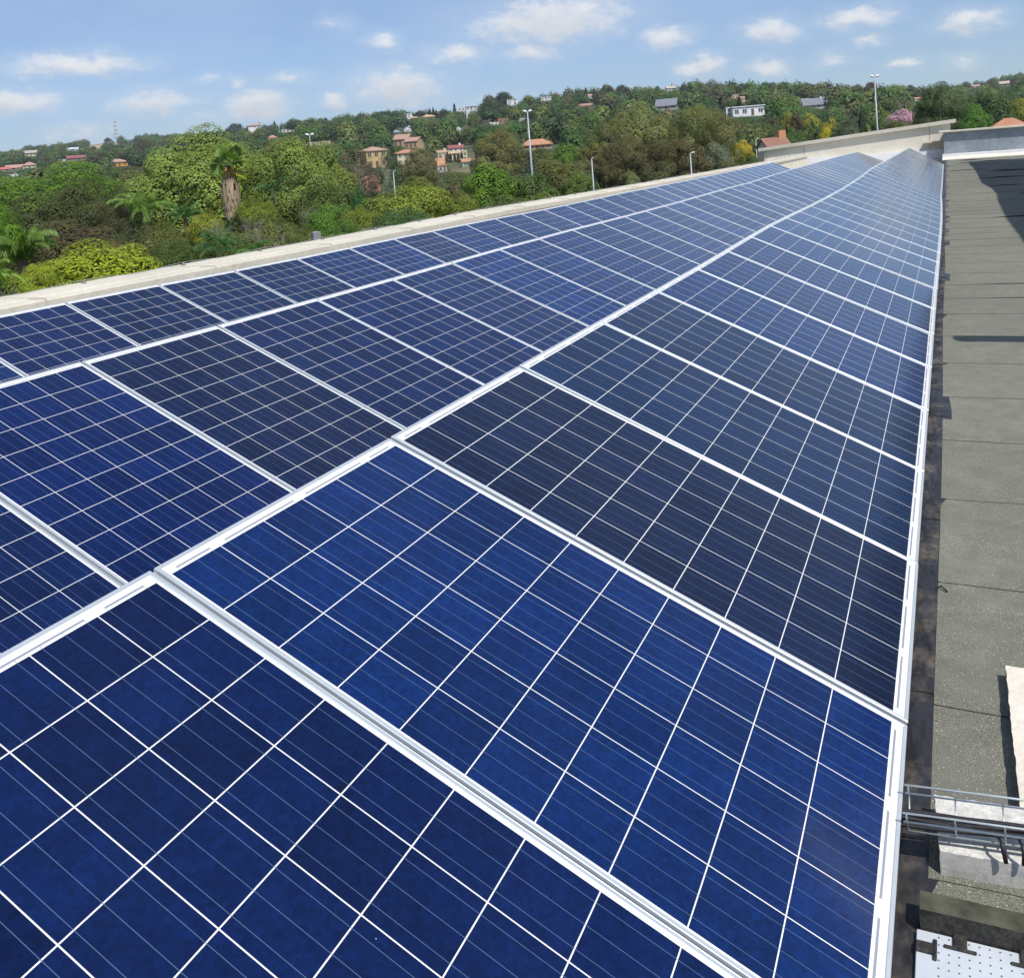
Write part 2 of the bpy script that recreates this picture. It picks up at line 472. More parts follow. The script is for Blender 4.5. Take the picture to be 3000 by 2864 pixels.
# the same leaves on a crown: each leaf leans its shading towards the outline of its clump
mt = M['leaf'].copy(); mt.name = 'crown_foliage'; t = mt.node_tree
an_ = t.nodes.new('ShaderNodeAttribute'); an_.attribute_name = 'leaf_normal'
vt = t.nodes.new('ShaderNodeVectorTransform'); vt.vector_type = 'NORMAL'; vt.convert_from = 'OBJECT'; vt.convert_to = 'WORLD'
t.links.new(an_.outputs['Vector'], vt.inputs[0])
ge = t.nodes.new('ShaderNodeNewGeometry')
fl_ = wvec(t, 'ADD', wvec(t, 'MULTIPLY', vt.outputs[0], (.8, .8, .8)), wvec(t, 'MULTIPLY', ge.outputs['Normal'], (.3, .3, .3)))
nn2 = wvec(t, 'NORMALIZE', fl_)
for nd in t.nodes:
    if nd.type in ('BSDF_PRINCIPLED', 'BSDF_TRANSLUCENT'): t.links.new(nn2, nd.inputs['Normal'])
    if nd.type == 'MIX_SHADER': nd.inputs[0].default_value = .22
M['leaf_soft'] = mt
M['bark'] = mottled('bark', (.07, .055, .042), (.16, .13, .1), 6, .95, .5, 30)
M['bark_pale'] = mottled('pale_bark', (.3, .28, .25), (.45, .43, .4), 6, .9)
M['skirt'] = mottled('dead_fronds', (.13, .1, .07), (.3, .25, .19), 9, .95, .6, 50)

# ground
mt, t, bs = new_mat('ground')
n1 = noise(t, .012, 6, .65, coord='Object'); n2 = noise(t, .25, 5, .6, coord='Object')
col = ramp(t, n1.outputs['Fac'], [(.4, (.045, .07, .02)), (.56, (.085, .095, .035)), (.68, (.22, .18, .1))])
col = mixc(t, 1.0, col, ramp(t, n2.outputs['Fac'], [(.3, (.75,) * 3), (.7, (1.2,) * 3)]), 'MULTIPLY')
t.links.new(col, bs.inputs['Base Color']); bs.inputs['Roughness'].default_value = 1
M['ground'] = mt

# ------------------------------------------------------------------ terrain: valley floor and the ridge beyond
GROUND = -9.6
RIDGE = [(-300, 452, 1700), (0, 446, 1700), (46, 439, 1700), (100, 428, 1700), (160, 425, 1700), (229, 414, 1700), (314, 404, 1700), (378, 401, 1700), (446, 395, 1650),
         (560, 392, 1500), (660, 386, 1100), (721, 375, 950), (803, 369, 900), (859, 354, 880), (955, 349, 850), (1006, 341, 850), (1082, 333, 820), (1172, 326, 800),
         (1253, 325, 800), (1284, 331, 800), (1345, 319, 780), (1396, 306, 760), (1437, 284, 740), (1503, 285, 720), (1560, 284, 720), (1617, 277, 720), (1686, 270, 720),
         (1778, 252, 700), (1861, 259, 700), (1999, 250, 700), (2143, 242, 680), (2262, 241, 660), (2364, 245, 640), (2484, 257, 640), (2596, 253, 640), (2669, 251, 640),
         (2730, 262, 700), (2783, 256, 900), (2844, 245, 1300), (2934, 229, 1400), (2987, 217, 1400), (3300, 205, 1400)]
_ra, _re, _rr = [], [], []
for (x, y, R_) in RIDGE:
    d = ray(x, y); _ra.append(math.atan2(d[0], d[1])); _re.append(d[2] / math.hypot(d[0], d[1])); _rr.append(R_)


def terrain(X, Y):
    X = np.asarray(X, float); Y = np.asarray(Y, float)
    r = np.hypot(X, Y); a = np.arctan2(X, Y)
    e = np.interp(a, _ra, _re); R_ = np.interp(a, _ra, _rr)
    back = np.clip((np.abs(a + .45) - .85) / .5, 0, 1)          # the hills fade out behind the camera
    zr = (R_ * e - 8.0) * (1 - back) + back * 12
    t_ = np.clip((r - 110) / np.maximum(R_ - 110, 1), 0, None)
    up = np.where(t_ < 1, t_ ** 1.12, 1 - .12 * (t_ - 1))
    z = GROUND + (zr - GROUND) * np.maximum(up, -.2)
    z = z + 1.6 * np.sin(X * .021 + 1.3) * np.cos(Y * .017) * np.clip((r - 150) / 200, 0, 1) * np.clip(1.3 - t_, 0, 1)
    return np.where(r < 110, GROUND, z)


def terr(x, y): return float(terrain(x, y))


def hit(x, y, r0=60, r1=3000):
    """where the sight line through a pixel meets the terrain"""
    rs = np.geomspace(r0, r1, 900)
    d = ray(x, y); k = 1 / math.hypot(d[0], d[1])
    P = d[None, :] * (rs * k)[:, None]
    h = P[:, 2] - terrain(P[:, 0], P[:, 1])
    i = np.argmax(h < 0)
    if h[i] >= 0:                                               # just over the crest: stands on the ridge itself
        R_ = .96 * float(np.interp(math.atan2(d[0], d[1]), _ra, _rr)); return Vector(d * k * R_), R_
    return Vector(P[i]), float(rs[i])


na, rad = 300, np.concatenate([[0.01], np.geomspace(20, 3200, 100)])
aa = np.linspace(-math.pi, math.pi, na, endpoint=False)
gx = rad[:, None] * np.sin(aa)[None]; gy = rad[:, None] * np.cos(aa)[None]
gz = terrain(gx, gy)
me = bpy.data.meshes.new('ground')
V = np.stack([gx, gy, gz], -1).reshape(-1, 3)
F = []
for i in range(len(rad) - 1):
    for j in range(na):
        F.append((i * na + j, (i + 1) * na + j, (i + 1) * na + (j + 1) % na, i * na + (j + 1) % na))
me.from_pydata(V.tolist(), [], F)
me.materials.append(M['ground']); me.polygons.foreach_set('use_smooth', [True] * len(F)); me.update()
o = link('ground', me); tag(o, kind='structure')

# ------------------------------------------------------------------ the roof we stand on
ROOF = -1.65


def roof_z(y): return ROOF - .11 * min(max((y - 10) / 42, 0), 1)


LAPS = [-3.0, -2.1, -1.2, -.3, .45, 1.3, 2.17, 2.86, 3.67, 4.54, 5.42, 6.31, 7.23, 8.17, 9.15, 9.99]
y = 9.99
while y < 53.5:
    y += .9 + random.uniform(-.05, .05); LAPS.append(y)
LAPS = [v for v in LAPS if v < 54.2] + [54.9]
mb = MB()
xs = np.concatenate([np.linspace(-.11, 4, 42), [6, 9, 12]])
for i in range(len(LAPS) - 1):
    ya, yb_ = LAPS[i], LAPS[i + 1]
    lift = .0032 + random.uniform(0, .0016)
    hump = random.random() < .2 and ya > 12
    hx, hw, hh = random.uniform(.4, 2.0), random.uniform(.35, .9), random.uniform(.012, .035)
    if 9.9 < ya < 10.9: hump, hx, hw, hh = True, 1.5, 1.4, .012
    ph = random.uniform(0, 6)
    rows = []
    for x in xs:
        e = .012 * math.sin(x * 3.1 + ph) * .5 + .006 * math.sin(x * 11 + ph * 2)
        def ex_(v): return x if x > -.1099 else -.112 - .006 * math.sin(v * .9) - .0016 * max(v - 8, 0)
        z0 = roof_z(ya) + lift + (hh * max(0, 1 - ((x - hx) / hw) ** 2) if hump else 0)
        zb = roof_z(ya)
        hb = hh * max(0, 1 - ((x - hx) / hw) ** 2) if hump else 0
        ym = (ya + yb_) / 2
        rows.append(((ex_(ya), ya + e, zb), (ex_(ya), ya + e, z0), (ex_(ya), ya + .05 + e, roof_z(ya) + lift + hb * .5), (ex_(ym), ym, roof_z(ym) + .003 + .004 * math.sin(x * 1.3 + ph)), (ex_(yb_), yb_ + .05, roof_z(yb_) + .001)))
    for a, b in zip(rows[:-1], rows[1:]):
        mb.face([a[0], b[0], b[1], a[1]], 1)
        for k in (1, 2, 3): mb.face([a[k], b[k], b[k + 1], a[k + 1]], 0)
o = mb.build('roof_felt', (M['felt'], M['bitumen_edge'])); tag(o, kind='structure')

mb = MB()                                                     # smooth black strip beside the panels, lapped every metre and a half
y = -3.0
while y < 54.8:
    y2 = min(y + random.uniform(1.25, 1.6), 54.8)
    n = 12
    for k in range(n):
        a, b = y + (y2 - y) * k / n, y + (y2 - y) * (k + 1) / n
        def zz(v, x): return roof_z(v) + .0004 + .0035 * (1 - (v - y) / (y2 - y)) * (1 if x > -.4 else .2) * (1 if x < -.12 else 0)
        xsn = [-1.4, -.45, -.3, -.2, -.13, -.06]
        for xa, xb in zip(xsn[:-1], xsn[1:]):
            mb.face([(xa, a, zz(a, xa)), (xb, a, zz(a, xb)), (xb, b, zz(b, xb)), (xa, b, zz(b, xa))], 0)
    mb.face([(-.45, y, roof_z(y)), (-.13, y, roof_z(y)), (-.13, y, roof_z(y) + .006), (-.45, y, roof_z(y) + .006)], 1)
    y = y2
o = mb.build('roof_bitumen_strip', (M['strip'], M['bitumen_edge']), smooth=False); tag(o, kind='structure')

mb = MB(); mb.box(-9.0, -7, GROUND, 12, 60.6, -1.79)
o = mb.build('roof', (M['concrete_grey'],)); tag(o, kind='structure')

# ------------------------------------------------------------------ solar panels
PW, PL, PITCH = .999, 1.65, 1.012


def panel_meshes():
    prof = [(0, -.040), (0, -.0125), (.0009, -.0118), (.0009, -.0085), (0, -.0078), (0, -.0014), (.0014, 0), (.0086, 0), (.0098, -.001), (.0098, -.0042)]
    mb = MB(); rings = []
    for (o_, z) in prof:
        rings.append([(o_, o_, z), (PW - o_, o_, z), (PW - o_, PL - o_, z), (o_, PL - o_, z)])
    for a, b in zip(rings[:-1], rings[1:]):
        for j in range(4): mb.face([a[j], a[(j + 1) % 4], b[(j + 1) % 4], b[j]])
    fl = [(.028, -.040)]
    a = rings[0]; b = [(.028, .028, -.04), (PW - .028, .028, -.04), (PW - .028, PL - .028, -.04), (.028, PL - .028, -.04)]
    for j in range(4): mb.face([a[(j + 1) % 4], a[j], b[j], b[(j + 1) % 4]])
    frame = mb.mesh('frame', (M['alu'],))
    mb = MB(); mb.box(.0096, .0096, -.0085, PW - .0096, PL - .0096, -.003)
    lam = mb.mesh('cell_sheet', (M['cells'],))
    return frame, lam


FRAME, LAM = panel_meshes()
ZA = ([1.5, 6.6, 7.6, 8.6, 9.7, 10.8, 11.9, 12.9, 14.8, 16.8, 18.9, 20.6, 23.2, 28, 47], [-.848, -.85, -.843, -.836, -.832, -.844, -.859, -.871, -.886, -.895, -.885, -.876, -.826, -.83, -.84])
ZB = ([3.5, 6.5, 8.5, 10.6, 12.7, 15.7, 19.7, 21.6, 24.6, 28, 36, 41, 46.7, 50], [-.858, -.867, -.858, -.866, -.883, -.896, -.893, -.91, -.888, -.874, -.878, -.878, -.9, -.913])
ZC = ([5.5, 8.5, 10.5, 13.6, 15.6, 20, 24, 28, 35, 40], [-.856, -.879, -.874, -.882, -.9, -.896, -.91, -.918, -.918, -.908])
LA = ([0, 2.5, 3.6, 4.6, 6.6, 8.6, 9.6, 14, 22, 47], [-1.53, -1.53, -1.541, -1.543, -1.535, -1.509, -1.492, -1.53, -1.58, -1.675])
LAX = ([0, 9.6, 47], [-.166, -.173, -.345])
ORD = ['first', 'second', 'third', 'fourth', 'fifth', 'sixth', 'seventh', 'eighth', 'ninth', 'tenth', 'eleventh', 'twelfth', 'thirteenth', 'fourteenth', 'fifteenth', 'sixteenth', 'seventeenth', 'eighteenth', 'nineteenth', 'twentieth', 'twenty-first', 'twenty-second', 'twenty-third', 'twenty-fourth', 'twenty-fifth']
ROWS = [('A', -1.669, 1.5456, -1, 44, ZA, 'the row beside the felt roof', 'solar panels in the row beside the felt roof'),
        ('B', -4.1354, 3.5075, -2, 45, ZB, 'the middle row of panels', 'solar panels in the middle row'),
        ('C', -6.5868, 5.4904, -2, 33, ZC, 'the row along the beige parapet', 'solar panels in the row along the beige parapet')]
TINTS = {('A', -1): ((.0045, .0135, .066), 'navy blue'), ('A', 0): ((.0045, .0225, .104), 'bright blue'), ('A', 1): ((.0075, .0125, .043), 'near-black blue'),
         ('A', 2): ((.0055, .019, .062), 'dark blue'), ('A', 3): ((.006, .018, .06), 'dark blue'), ('B', 0): ((.0075, .014, .054), 'greyish navy'), ('B', -1): ((.0045, .016, .088), 'bright blue'),
         ('B', 1): ((.008, .0165, .07), 'greyish navy'), ('B', 2): ((.0075, .018, .08), 'greyish navy'), ('B', -2): ((.005, .015, .07), 'navy blue'), ('C', -1): ((.005, .016, .078), 'deep blue'),
         ('C', 0): ((.0075, .016, .06), 'greyish navy'), ('C', 1): ((.0085, .0195, .07), 'slate blue'), ('C', 2): ((.0085, .0195, .07), 'slate blue')}
rng = np.random.default_rng(11)
racks = {}
for (nm, X, Ys, k0, k1, Z, rowname, grp) in ROWS:
    tot = k1 - k0 + 1
    for k in range(k0, k1 + 1):
        def top(kk):
            yy = Ys + kk * PITCH
            return Vector((X, yy, float(np.interp(yy, Z[0], Z[1]))))
        T0, T1 = top(k), top(k + 1)
        yy = T0.y
        if nm == 'A':
            Bp = Vector((float(np.interp(yy, *LAX)), yy, float(np.interp(yy, *LA))))
        else:
            Bp = T0 + Vector((1.5018, 0, -.6835))
        ax = (T1 - T0).normalized(); ay = (T0 - Bp); ay = (ay - ax * ay.dot(ax)).normalized(); an = ax.cross(ay)
        # each module sits a hair differently on its rails
        wob = rng.normal(0, .0022); an = (an + ax * wob).normalized(); ax = ay.cross(an).normalized()
        org = T0 + ax * .0065 - ay * PL
        mw = Matrix(((ax.x, ay.x, an.x, org.x), (ax.y, ay.y, an.y, org.y), (ax.z, ay.z, an.z, org.z), (0, 0, 0, 1)))
        if (nm, k) in TINTS: tint, word = TINTS[(nm, k)]
        else:
            u = rng.random(); v = .85 + .35 * rng.random()
            if u < .5: tint, word = (.0085 * v, .028 * v, .115 * v), 'blue'
            elif u < .82: tint, word = (.0085 * v, .024 * v, .098 * v), 'navy blue'
            else: tint, word = (.011 * v, .022 * v, .08 * v), 'greyish blue'
        n_near, n_far = k - k0, k1 - k
        if n_near <= n_far: where = ('nearest' if n_near == 0 else ORD[n_near] + ' from the near end') + ' in ' + rowname
        else: where = ('last' if n_far == 0 else ORD[n_far] + ' from the far end') + ' in ' + rowname
        ro = empty('solar_panel', (0, 0, 0), f'{word} solar panel, {where}', 'solar panel', grp)
        ro.matrix_world = mw
        link('frame', FRAME, ro)
        link('cell_sheet', LAM, ro, color=(tint[0] * .42, tint[1] * .74, tint[2] * .86))
    # the rack that carries the row
    y0, y1 = Ys + k0 * PITCH, Ys + (k1 + 1) * PITCH
    rk = empty('mounting_rack', (X + .75, (y0 + y1) / 2, ROOF), f'aluminium mounting rack of rails and legs under {rowname}', 'mounting rack', 'racks under the panel rows')
    for f_ in (.22, .78):
        mb = MB(); yy = y0
        P = []
        while yy <= y1:
            tz = float(np.interp(yy, Z[0], Z[1])); bx_, bz_ = (float(np.interp(yy, *LAX)), float(np.interp(yy, *LA))) if nm == 'A' else (X + 1.5018, tz - .6835)
            P.append((X + (bx_ - X) * f_ - rk.location.x - .03, yy - rk.location.y, tz + (bz_ - tz) * f_ - .075 - ROOF)); yy += 1.0
        mb.tube(P, .022, 6); mb.build('rail', (M['alu'],), rk)
    yy = y0 + .5
    while yy < y1 - .3:
        tz = float(np.interp(yy, Z[0], Z[1])) - ROOF
        lx = -.75
        for (dx, zt) in ((.22, .22), (.78, .78)):
            bz_ = (float(np.interp(yy, *LA)) - ROOF) if nm == 'A' else tz - .6835
            h = tz + (bz_ - tz) * zt - .09
            mb = MB(); mb.box(lx + 1.5 * dx - .045, yy - rk.location.y - .02, roof_z(yy) - ROOF, lx + 1.5 * dx - .005, yy - rk.location.y + .02, h)
            mb.build('leg', (M['alu'],), rk)
        yy += 3.0

# ------------------------------------------------------------------ parapet, end wall, upstand
PAR = [(-6, -9.05, -8.2, -.99), (1, -9.08, -8.24, -1.0), (7, -9.12, -8.3, -1.0), (12.2, -9.12, -8.28, -1.0), (18.2, -9.3, -8.45, -1.0), (27, -8.85, -8.05, -1.01), (40, -8.55, -7.8, -1.03), (50, -8.4, -7.72, -1.045), (59.5, -8.32, -7.7, -1.055)]
def par(y): return [float(np.interp(y, [p[0] for p in PAR], [p[i] for p in PAR])) for i in (1, 2, 3)]
pw = empty('parapet_wall', (-8.6, 6, ROOF), 'long low beige parapet with a broad coping beside the solar panels', 'parapet')
mbw, mbc = MB(), MB()
ys = np.linspace(-6, 59.5, 120)
def Lc(p): return (p[0] + 8.6, p[1] - 6, p[2] - ROOF)
for a, b in zip(ys[:-1], ys[1:]):
    (oa, ia, za), (ob, ib, zb) = par(a), par(b)
    def ringc(o_, i_, z, y):
        return [Lc((o_, y, z - .1)), Lc((o_, y, z - .008)), Lc((o_ + .01, y, z)), Lc((o_ + .3, y, z - .004)), Lc((i_ - .26, y, z - .004)), Lc((i_ - .25, y, z - .016)), Lc((i_ - .01, y, z - .02)), Lc((i_, y, z - .03)), Lc((i_, y, z - .12))]
    ra, rb = ringc(oa, ia, za, a), ringc(ob, ib, zb, b)
    for j in range(len(ra)): mbc.face([ra[j], rb[j], rb[(j + 1) % len(ra)], ra[(j + 1) % len(ra)]])
    for (x1, x2) in (((ia - .06), (ib - .06)),):
        mbw.face([Lc((x1, a, za - .12)), Lc((x2, b, zb - .12)), Lc((x2, b, -1.8)), Lc((x1, a, -1.8))])
    mbw.face([Lc((oa + .06, a, za - .1)), Lc((ob + .06, b, zb - .1)), Lc((ob + .06, b, -9.6)), Lc((oa + .06, a, -9.6))])
for y in (-6, 59.5):
    o_, i_, z = par(y)
    mbc.face([Lc((o_, y, z - .1)), Lc((o_, y, z - .008)), Lc((o_ + .01, y, z)), Lc((i_ - .25, y, z - .004)), Lc((i_ - .01, y, z - .02)), Lc((i_, y, z - .12))])
    mbw.face([Lc((o_ + .06, y, z - .1)), Lc((i_ - .06, y, z - .1)), Lc((i_ - .06, y, -3)), Lc((o_ + .06, y, -3))])
mbw.build('wall', (M['wall_beige'],), pw); mbc.build('coping', (M['coping'],), pw)
mb = MB()                                                     # thin joints where coping slabs meet
for y in np.arange(1.8, 59, 2.45):
    o_, i_, z = par(y)
    mb.box(o_ + .02, y - .003, z - .02, i_ - .02, y + .006, z + .0035, M=Matrix.Translation((8.6, -6, -ROOF)))
    mb.box(i_ - .012, y - .01, z - .12, i_ + .004, y + .01, z - .01, M=Matrix.Translation((8.6, -6, -ROOF)))
mb.build('joint_filler', (mottled('joint_mortar', (.5, .47, .39), (.6, .56, .47), 8, .9),), pw)

wr = empty('conductor_wire', (-8.9, 6, -1.0), 'thin grey lightning wire running along the beige coping on small clips', 'wire')
P = []
for i, y in enumerate(np.arange(-5, 59, .3)):
    o_, i_, z = par(y); sag = .5 + .5 * math.cos(y / 1.55 * 2 * math.pi)
    P.append((o_ + .14 + .035 * math.sin(y * .9) + .02 * math.sin(y * 3.1) + 8.9, y - 6, z + .012 + .028 * sag + 1.0))
mb = MB(); mb.tube(P, .0045, 6); mb.build('wire_strand', (M['wire'],), wr)
for y in np.arange(0, 58, 1.55):
    o_, i_, z = par(y)
    mb = MB(); x = o_ + .14 + .035 * math.sin(y * .9)
    mb.box(x - .035, y - .012, z + .0005, x + .03, y + .012, z + .012, M=Matrix.Translation((8.9, -6, 1.0)))
    mb.box(x - .01, y - .01, z + .012, x + .012, y + .01, z + .042, M=Matrix.Translation((8.9, -6, 1.0)))
    mb.build('clip', (M['wire'],), wr)

# beige end wall, its top climbing to the right
W0, W1 = Vector((-10.6, 60.5, -.50)), Vector((.26, 60.5, .30))
ew = empty('end_wall', (-5, 60.5, ROOF), 'tall beige plastered wall with a sloping coping at the far end of the roof', 'wall')
E0 = Matrix.Translation((5, -60.5, -ROOF))
mb = MB()
mb.face([E0 @ Vector(p) for p in ((-10.45, 60.5, -9.6), (.1, 60.5, -9.6), (.1, 60.5, .14), (-10.45, 60.5, -.62))])
mb.face([E0 @ Vector(p) for p in ((-10.45, 60.9, -9.6), (.1, 60.9, -9.6), (.1, 60.9, .14), (-10.45, 60.9, -.62))])
mb.face([E0 @ Vector(p) for p in ((.1, 60.5, -9.6), (.1, 60.9, -9.6), (.1, 60.9, .14), (.1, 60.5, .14))])
mb.face([E0 @ Vector(p) for p in ((-10.45, 60.5, -9.6), (-10.45, 60.9, -9.6), (-10.45, 60.9, -.62), (-10.45, 60.5, -.62))])
mb.build('wall', (M['wall_beige'],), ew)
mb = MB()
c = [(-10.75, -.66), (.4, .16), (.4, .37), (-10.75, -.46)]
f0 = [E0 @ Vector((x, 60.28, z)) for x, z in c]; f1 = [E0 @ Vector((x, 61.1, z)) for x, z in c]
mb.face(f0); mb.face(f1[::-1])
for j in range(4): mb.face([f0[j], f1[j], f1[(j + 1) % 4], f0[(j + 1) % 4]])
mb.build('coping', (M['coping'],), ew)
mb = MB()
for x in (-8.05, -1.02):
    z = -.62 + (x + 10.45) / 10.55 * .76
    mb.box(x - .012, 60.493, z - 1.2 if x > -5 else z - .8, x + .012, 60.52, z, M=E0)
mb.build('joint', (M['brown_dark'],), ew)
mb = MB(); mb.box(-10.3, 60.2, -1.8, .05, 60.49, -1.28, M=E0); mb.build('flashing', (M['white_paint'],), ew)

# grey silver-painted wall on the right, nearer than the beige one
gw = empty('side_wall', (3, 56, ROOF), 'silver-grey painted wall under a beige coping behind the white kerb', 'wall')
G0 = Matrix.Translation((-3, -56, -ROOF))
mb = MB(); mb.box(-.27, 55.2, -1.8, 13, 55.55, -.35, M=G0); mb.build('wall', (M['wall_silver'],), gw)
mb = MB(); mb.box(-.27, 55.56, -9.6, -.07, 60.45, -.36, M=G0); mb.build('return_wall', (M['brown_dark'],), gw)  # the end face's shade is painted in as dark brown
mb = MB(); mb.box(-.5, 54.98, -.348, 13, 55.8, -.24, M=G0, bev=.02); mb.box(-.5, 55.803, -.348, .1, 60.25, -.242, M=G0)
mb.build('coping', (M['coping'],), gw)
mb = MB()
mb.face([G0 @ Vector(p) for p in ((-.95, 60.1, -.82), (-.27, 58.4, -.82), (-.27, 60.45, -.82), (-.95, 60.45, -.82))])
mb.box(-1.35, 60.0, -.90, -.28, 60.48, -.83, M=G0)
mb.build('ledge', (M['coping'],), gw)

ks = empty('roof_kerb', (3, 54.9, roof_z(54)), 'low white-painted kerb across the far end of the felt roof', 'kerb')
K0 = Matrix.Translation((-3, -54.9, -roof_z(54)))
mb = MB(); mb.box(-.37, 54.9, -1.82, 13, 55.12, -1.46, M=K0, bev=.015); mb.build('upstand', (M['white_paint'],), ks)
mb = MB()
xs_ = np.linspace(-.37, 13, 60)
for a, b in zip(xs_[:-1], xs_[1:]):
    za, zb = -1.585 + .02 * math.sin(a * 1.7), -1.585 + .02 * math.sin(b * 1.7)
    mb.face([K0 @ Vector(p) for p in ((a, 54.62, -1.752), (b, 54.62, -1.752), (b, 54.897, zb), (a, 54.897, za))])
mb.build('fillet', (mottled('cream_paint', (.6, .58, .5), (.7, .68, .6), 2, .7),), ks)

# unseen block and arm, added to cast the far-right shade and bar-shaped shadow
pr = empty('shade_block', (8, 30, ROOF), 'tall unseen beige block added to shade the far right of the roof', 'shadow caster')
mb = MB()
prof_y = [11.4, 16, 20.5, 23.0, 25.5, 28, 33, 38, 43, 47.2]
prof_h = [5.35, 5.4, 5.3, 5.15, 5.2, 5.45, 5.4, 5.35, 5.45, 5.45]
for (y0, h0), (y1, h1) in zip(zip(prof_y[:-1], prof_h[:-1]), zip(prof_y[1:], prof_h[1:])):
    for x in (-4.2, 4): mb.face([(x, y0 - 30, -.15), (x, y1 - 30, -.15), (x, y1 - 30, h1), (x, y0 - 30, h0)])
    mb.face([(-4.2, y0 - 30, h0), (4, y0 - 30, h0), (4, y1 - 30, h1), (-4.2, y1 - 30, h1)])
for y, h in ((11.4, 5.35), (47.2, 5.45)): mb.face([(-4.2, y - 30, -.15), (4, y - 30, -.15), (4, y - 30, h), (-4.2, y - 30, h)])
mb.build('wall', (M['wall_beige'],), pr)
lp = empty('shadow_arm', (4.4, 6.75, ROOF), 'unseen grey steel post and arm added to cast a bar-shaped shadow', 'mast')
mb = MB(); mb.tube([(0, 0, 0), (0, 0, 3.2)], .05, 10); mb.build('post', (M['steel'],), lp)
mb = MB(); mb.tube([(0, 0, 3.0), (-1.5, 0, 3.0), (-2.75, .02, 3.0)], .11, 10); mb.tube([(-1.45, 0, 3.05), (-1.75, 0, 3.05)], .14, 10); mb.build('arm', (M['steel'],), lp)

# ------------------------------------------------------------------ cable tray, blocks, step
tr_ = empty('cable_tray', (0, 2.2, -1.575), 'galvanised wire basket tray carrying black cables off the panels', 'cable tray')
T0_ = Matrix.Translation((0, -2.2, 1.575))
def wires(name, segs, r=.0022):
    mb = MB()
    for s in segs: mb.tube([T0_ @ Vector(p) for p in s], r, 8)
    return mb.build(name, (M['steel'],), tr_, smooth=True)
def yoff(x): return .10 * (x + .1)
XW = (-.163, .9)
def run(y, z, r=.0024, name='rim_wire'): return wires(name, [[(x, y + yoff(x), z) for x in (XW[0], .1, .5, XW[1])]], r)
run(2.163, -1.5); run(2.262, -1.5); run(2.180, -1.532); run(2.280, -1.532)
for yb in (2.20, 2.235, 2.262): run(yb, -1.566, .002, 'floor_wire')
x = -.155
while x < .9:
    wires('cross_wire', [[(x, 2.163 + yoff(x), -1.5), (x, 2.182 + yoff(x), -1.535), (x, 2.2 + yoff(x), -1.5635), (x, 2.262 + yoff(x), -1.5635), (x, 2.28 + yoff(x), -1.535), (x, 2.262 + yoff(x), -1.5)]], .002)
    x += .0975
for i in range(9):
    mb = MB(); y0 = 2.205 + .0095 * (i % 5); z0 = -1.553 + .0105 * (i // 5) + .002 * random.random()
    P = [(x, y0 + yoff(x) + .004 * math.sin(x * 9 + i * 2), z0 + .003 * math.sin(x * 13 + i)) for x in np.linspace(-.6, .9, 30)]
    if i == 8: P = [(x, 2.21 + yoff(x), min(-1.548, -1.536 + .01 * math.sin((x + .1) * 8)) if x > -.15 else -1.56) for x in np.linspace(-.6, .9, 60)]
    mb.tube(P, .0048, 8)
    o = mb.build('power_cable', (M['cable'],), smooth=True)
    tag(o, 'one of the black power cables bundled in the wire tray', 'cable', 'black cables lying in the wire tray')
for i, (x, dx) in enumerate(((.035, .012), (.075, -.008))):
    mb = MB(); y0 = 2.19 + yoff(x)
    mb.tube([(x - .012, y0 + .012, -1.545), (x - .004, y0 - .018, -1.542), (x, y0 - .026, -1.556), (x + dx * .3, y0 - .028, -1.58)], [.003, .0035, .0055, .005], 8)
    o = mb.build('cable_plug', (M['cable'],), smooth=True)
    tag(o, ('black cable connector hanging over the tray side above the white block', 'second black connector dangling further out along the tray side')[i], 'connector', 'connectors hanging from the tray')

def rough_block(name, x0, y0, x1, y1, z0, z1, mats, label, cat, group=None, rz=0.0, jag=.004, seg=.02, split=None):
    nx, ny = max(2, int((x1 - x0) / seg)), max(2, int((y1 - y0) / seg))
    nz = 3
    rg = np.random.default_rng(int(abs(x0 * 1000) + abs(y0 * 100)))
    cx, cy = (x0 + x1) / 2, (y0 + y1) / 2
    mb = MB(); grid = {}
    def P(i, j, k):
        key = (i, j, k)
        if key not in grid:
            edge = (i in (0, nx)) + (j in (0, ny)) + (k in (0, nz))
            d = rg.normal(0, jag * (.9 if edge >= 2 else .25), 3)
            x = x0 + (x1 - x0) * i / nx; y = y0 + (y1 - y0) * j / ny; z = z0 + (z1 - z0) * k / nz
            if k == 0: d[2] = 0
            if edge >= 2:
                d[0] += -np.sign(x - cx) * jag * .6 * (i in (0, nx)); d[1] += -np.sign(y - cy) * jag * .6 * (j in (0, ny)); d[2] -= jag * .6 * (k == nz)
            grid[key] = len(mb.v); mb.v.append((x - cx + d[0], y - cy + d[1], z - z0 + d[2]))
        return grid[key]
    def q(a, b, c, d, mi=0): mb.f.append((P(*a), P(*b), P(*c), P(*d))); mb.m.append(mi)
    for i in range(nx):
        for j in range(ny): q((i, j, nz), (i + 1, j, nz), (i + 1, j + 1, nz), (i, j + 1, nz), 0)
    for k in range(nz):
        for i in range(nx):
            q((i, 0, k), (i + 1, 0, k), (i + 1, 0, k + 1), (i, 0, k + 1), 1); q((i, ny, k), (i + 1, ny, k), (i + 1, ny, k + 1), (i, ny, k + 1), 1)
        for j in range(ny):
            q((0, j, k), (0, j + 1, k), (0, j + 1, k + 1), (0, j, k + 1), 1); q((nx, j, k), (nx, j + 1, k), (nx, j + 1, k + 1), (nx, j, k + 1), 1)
    me = mb.mesh(name, mats)
    o = link(name, me); o.location = (cx, cy, z0); o.rotation_euler.z = rz
    return tag(o, label, cat, group)


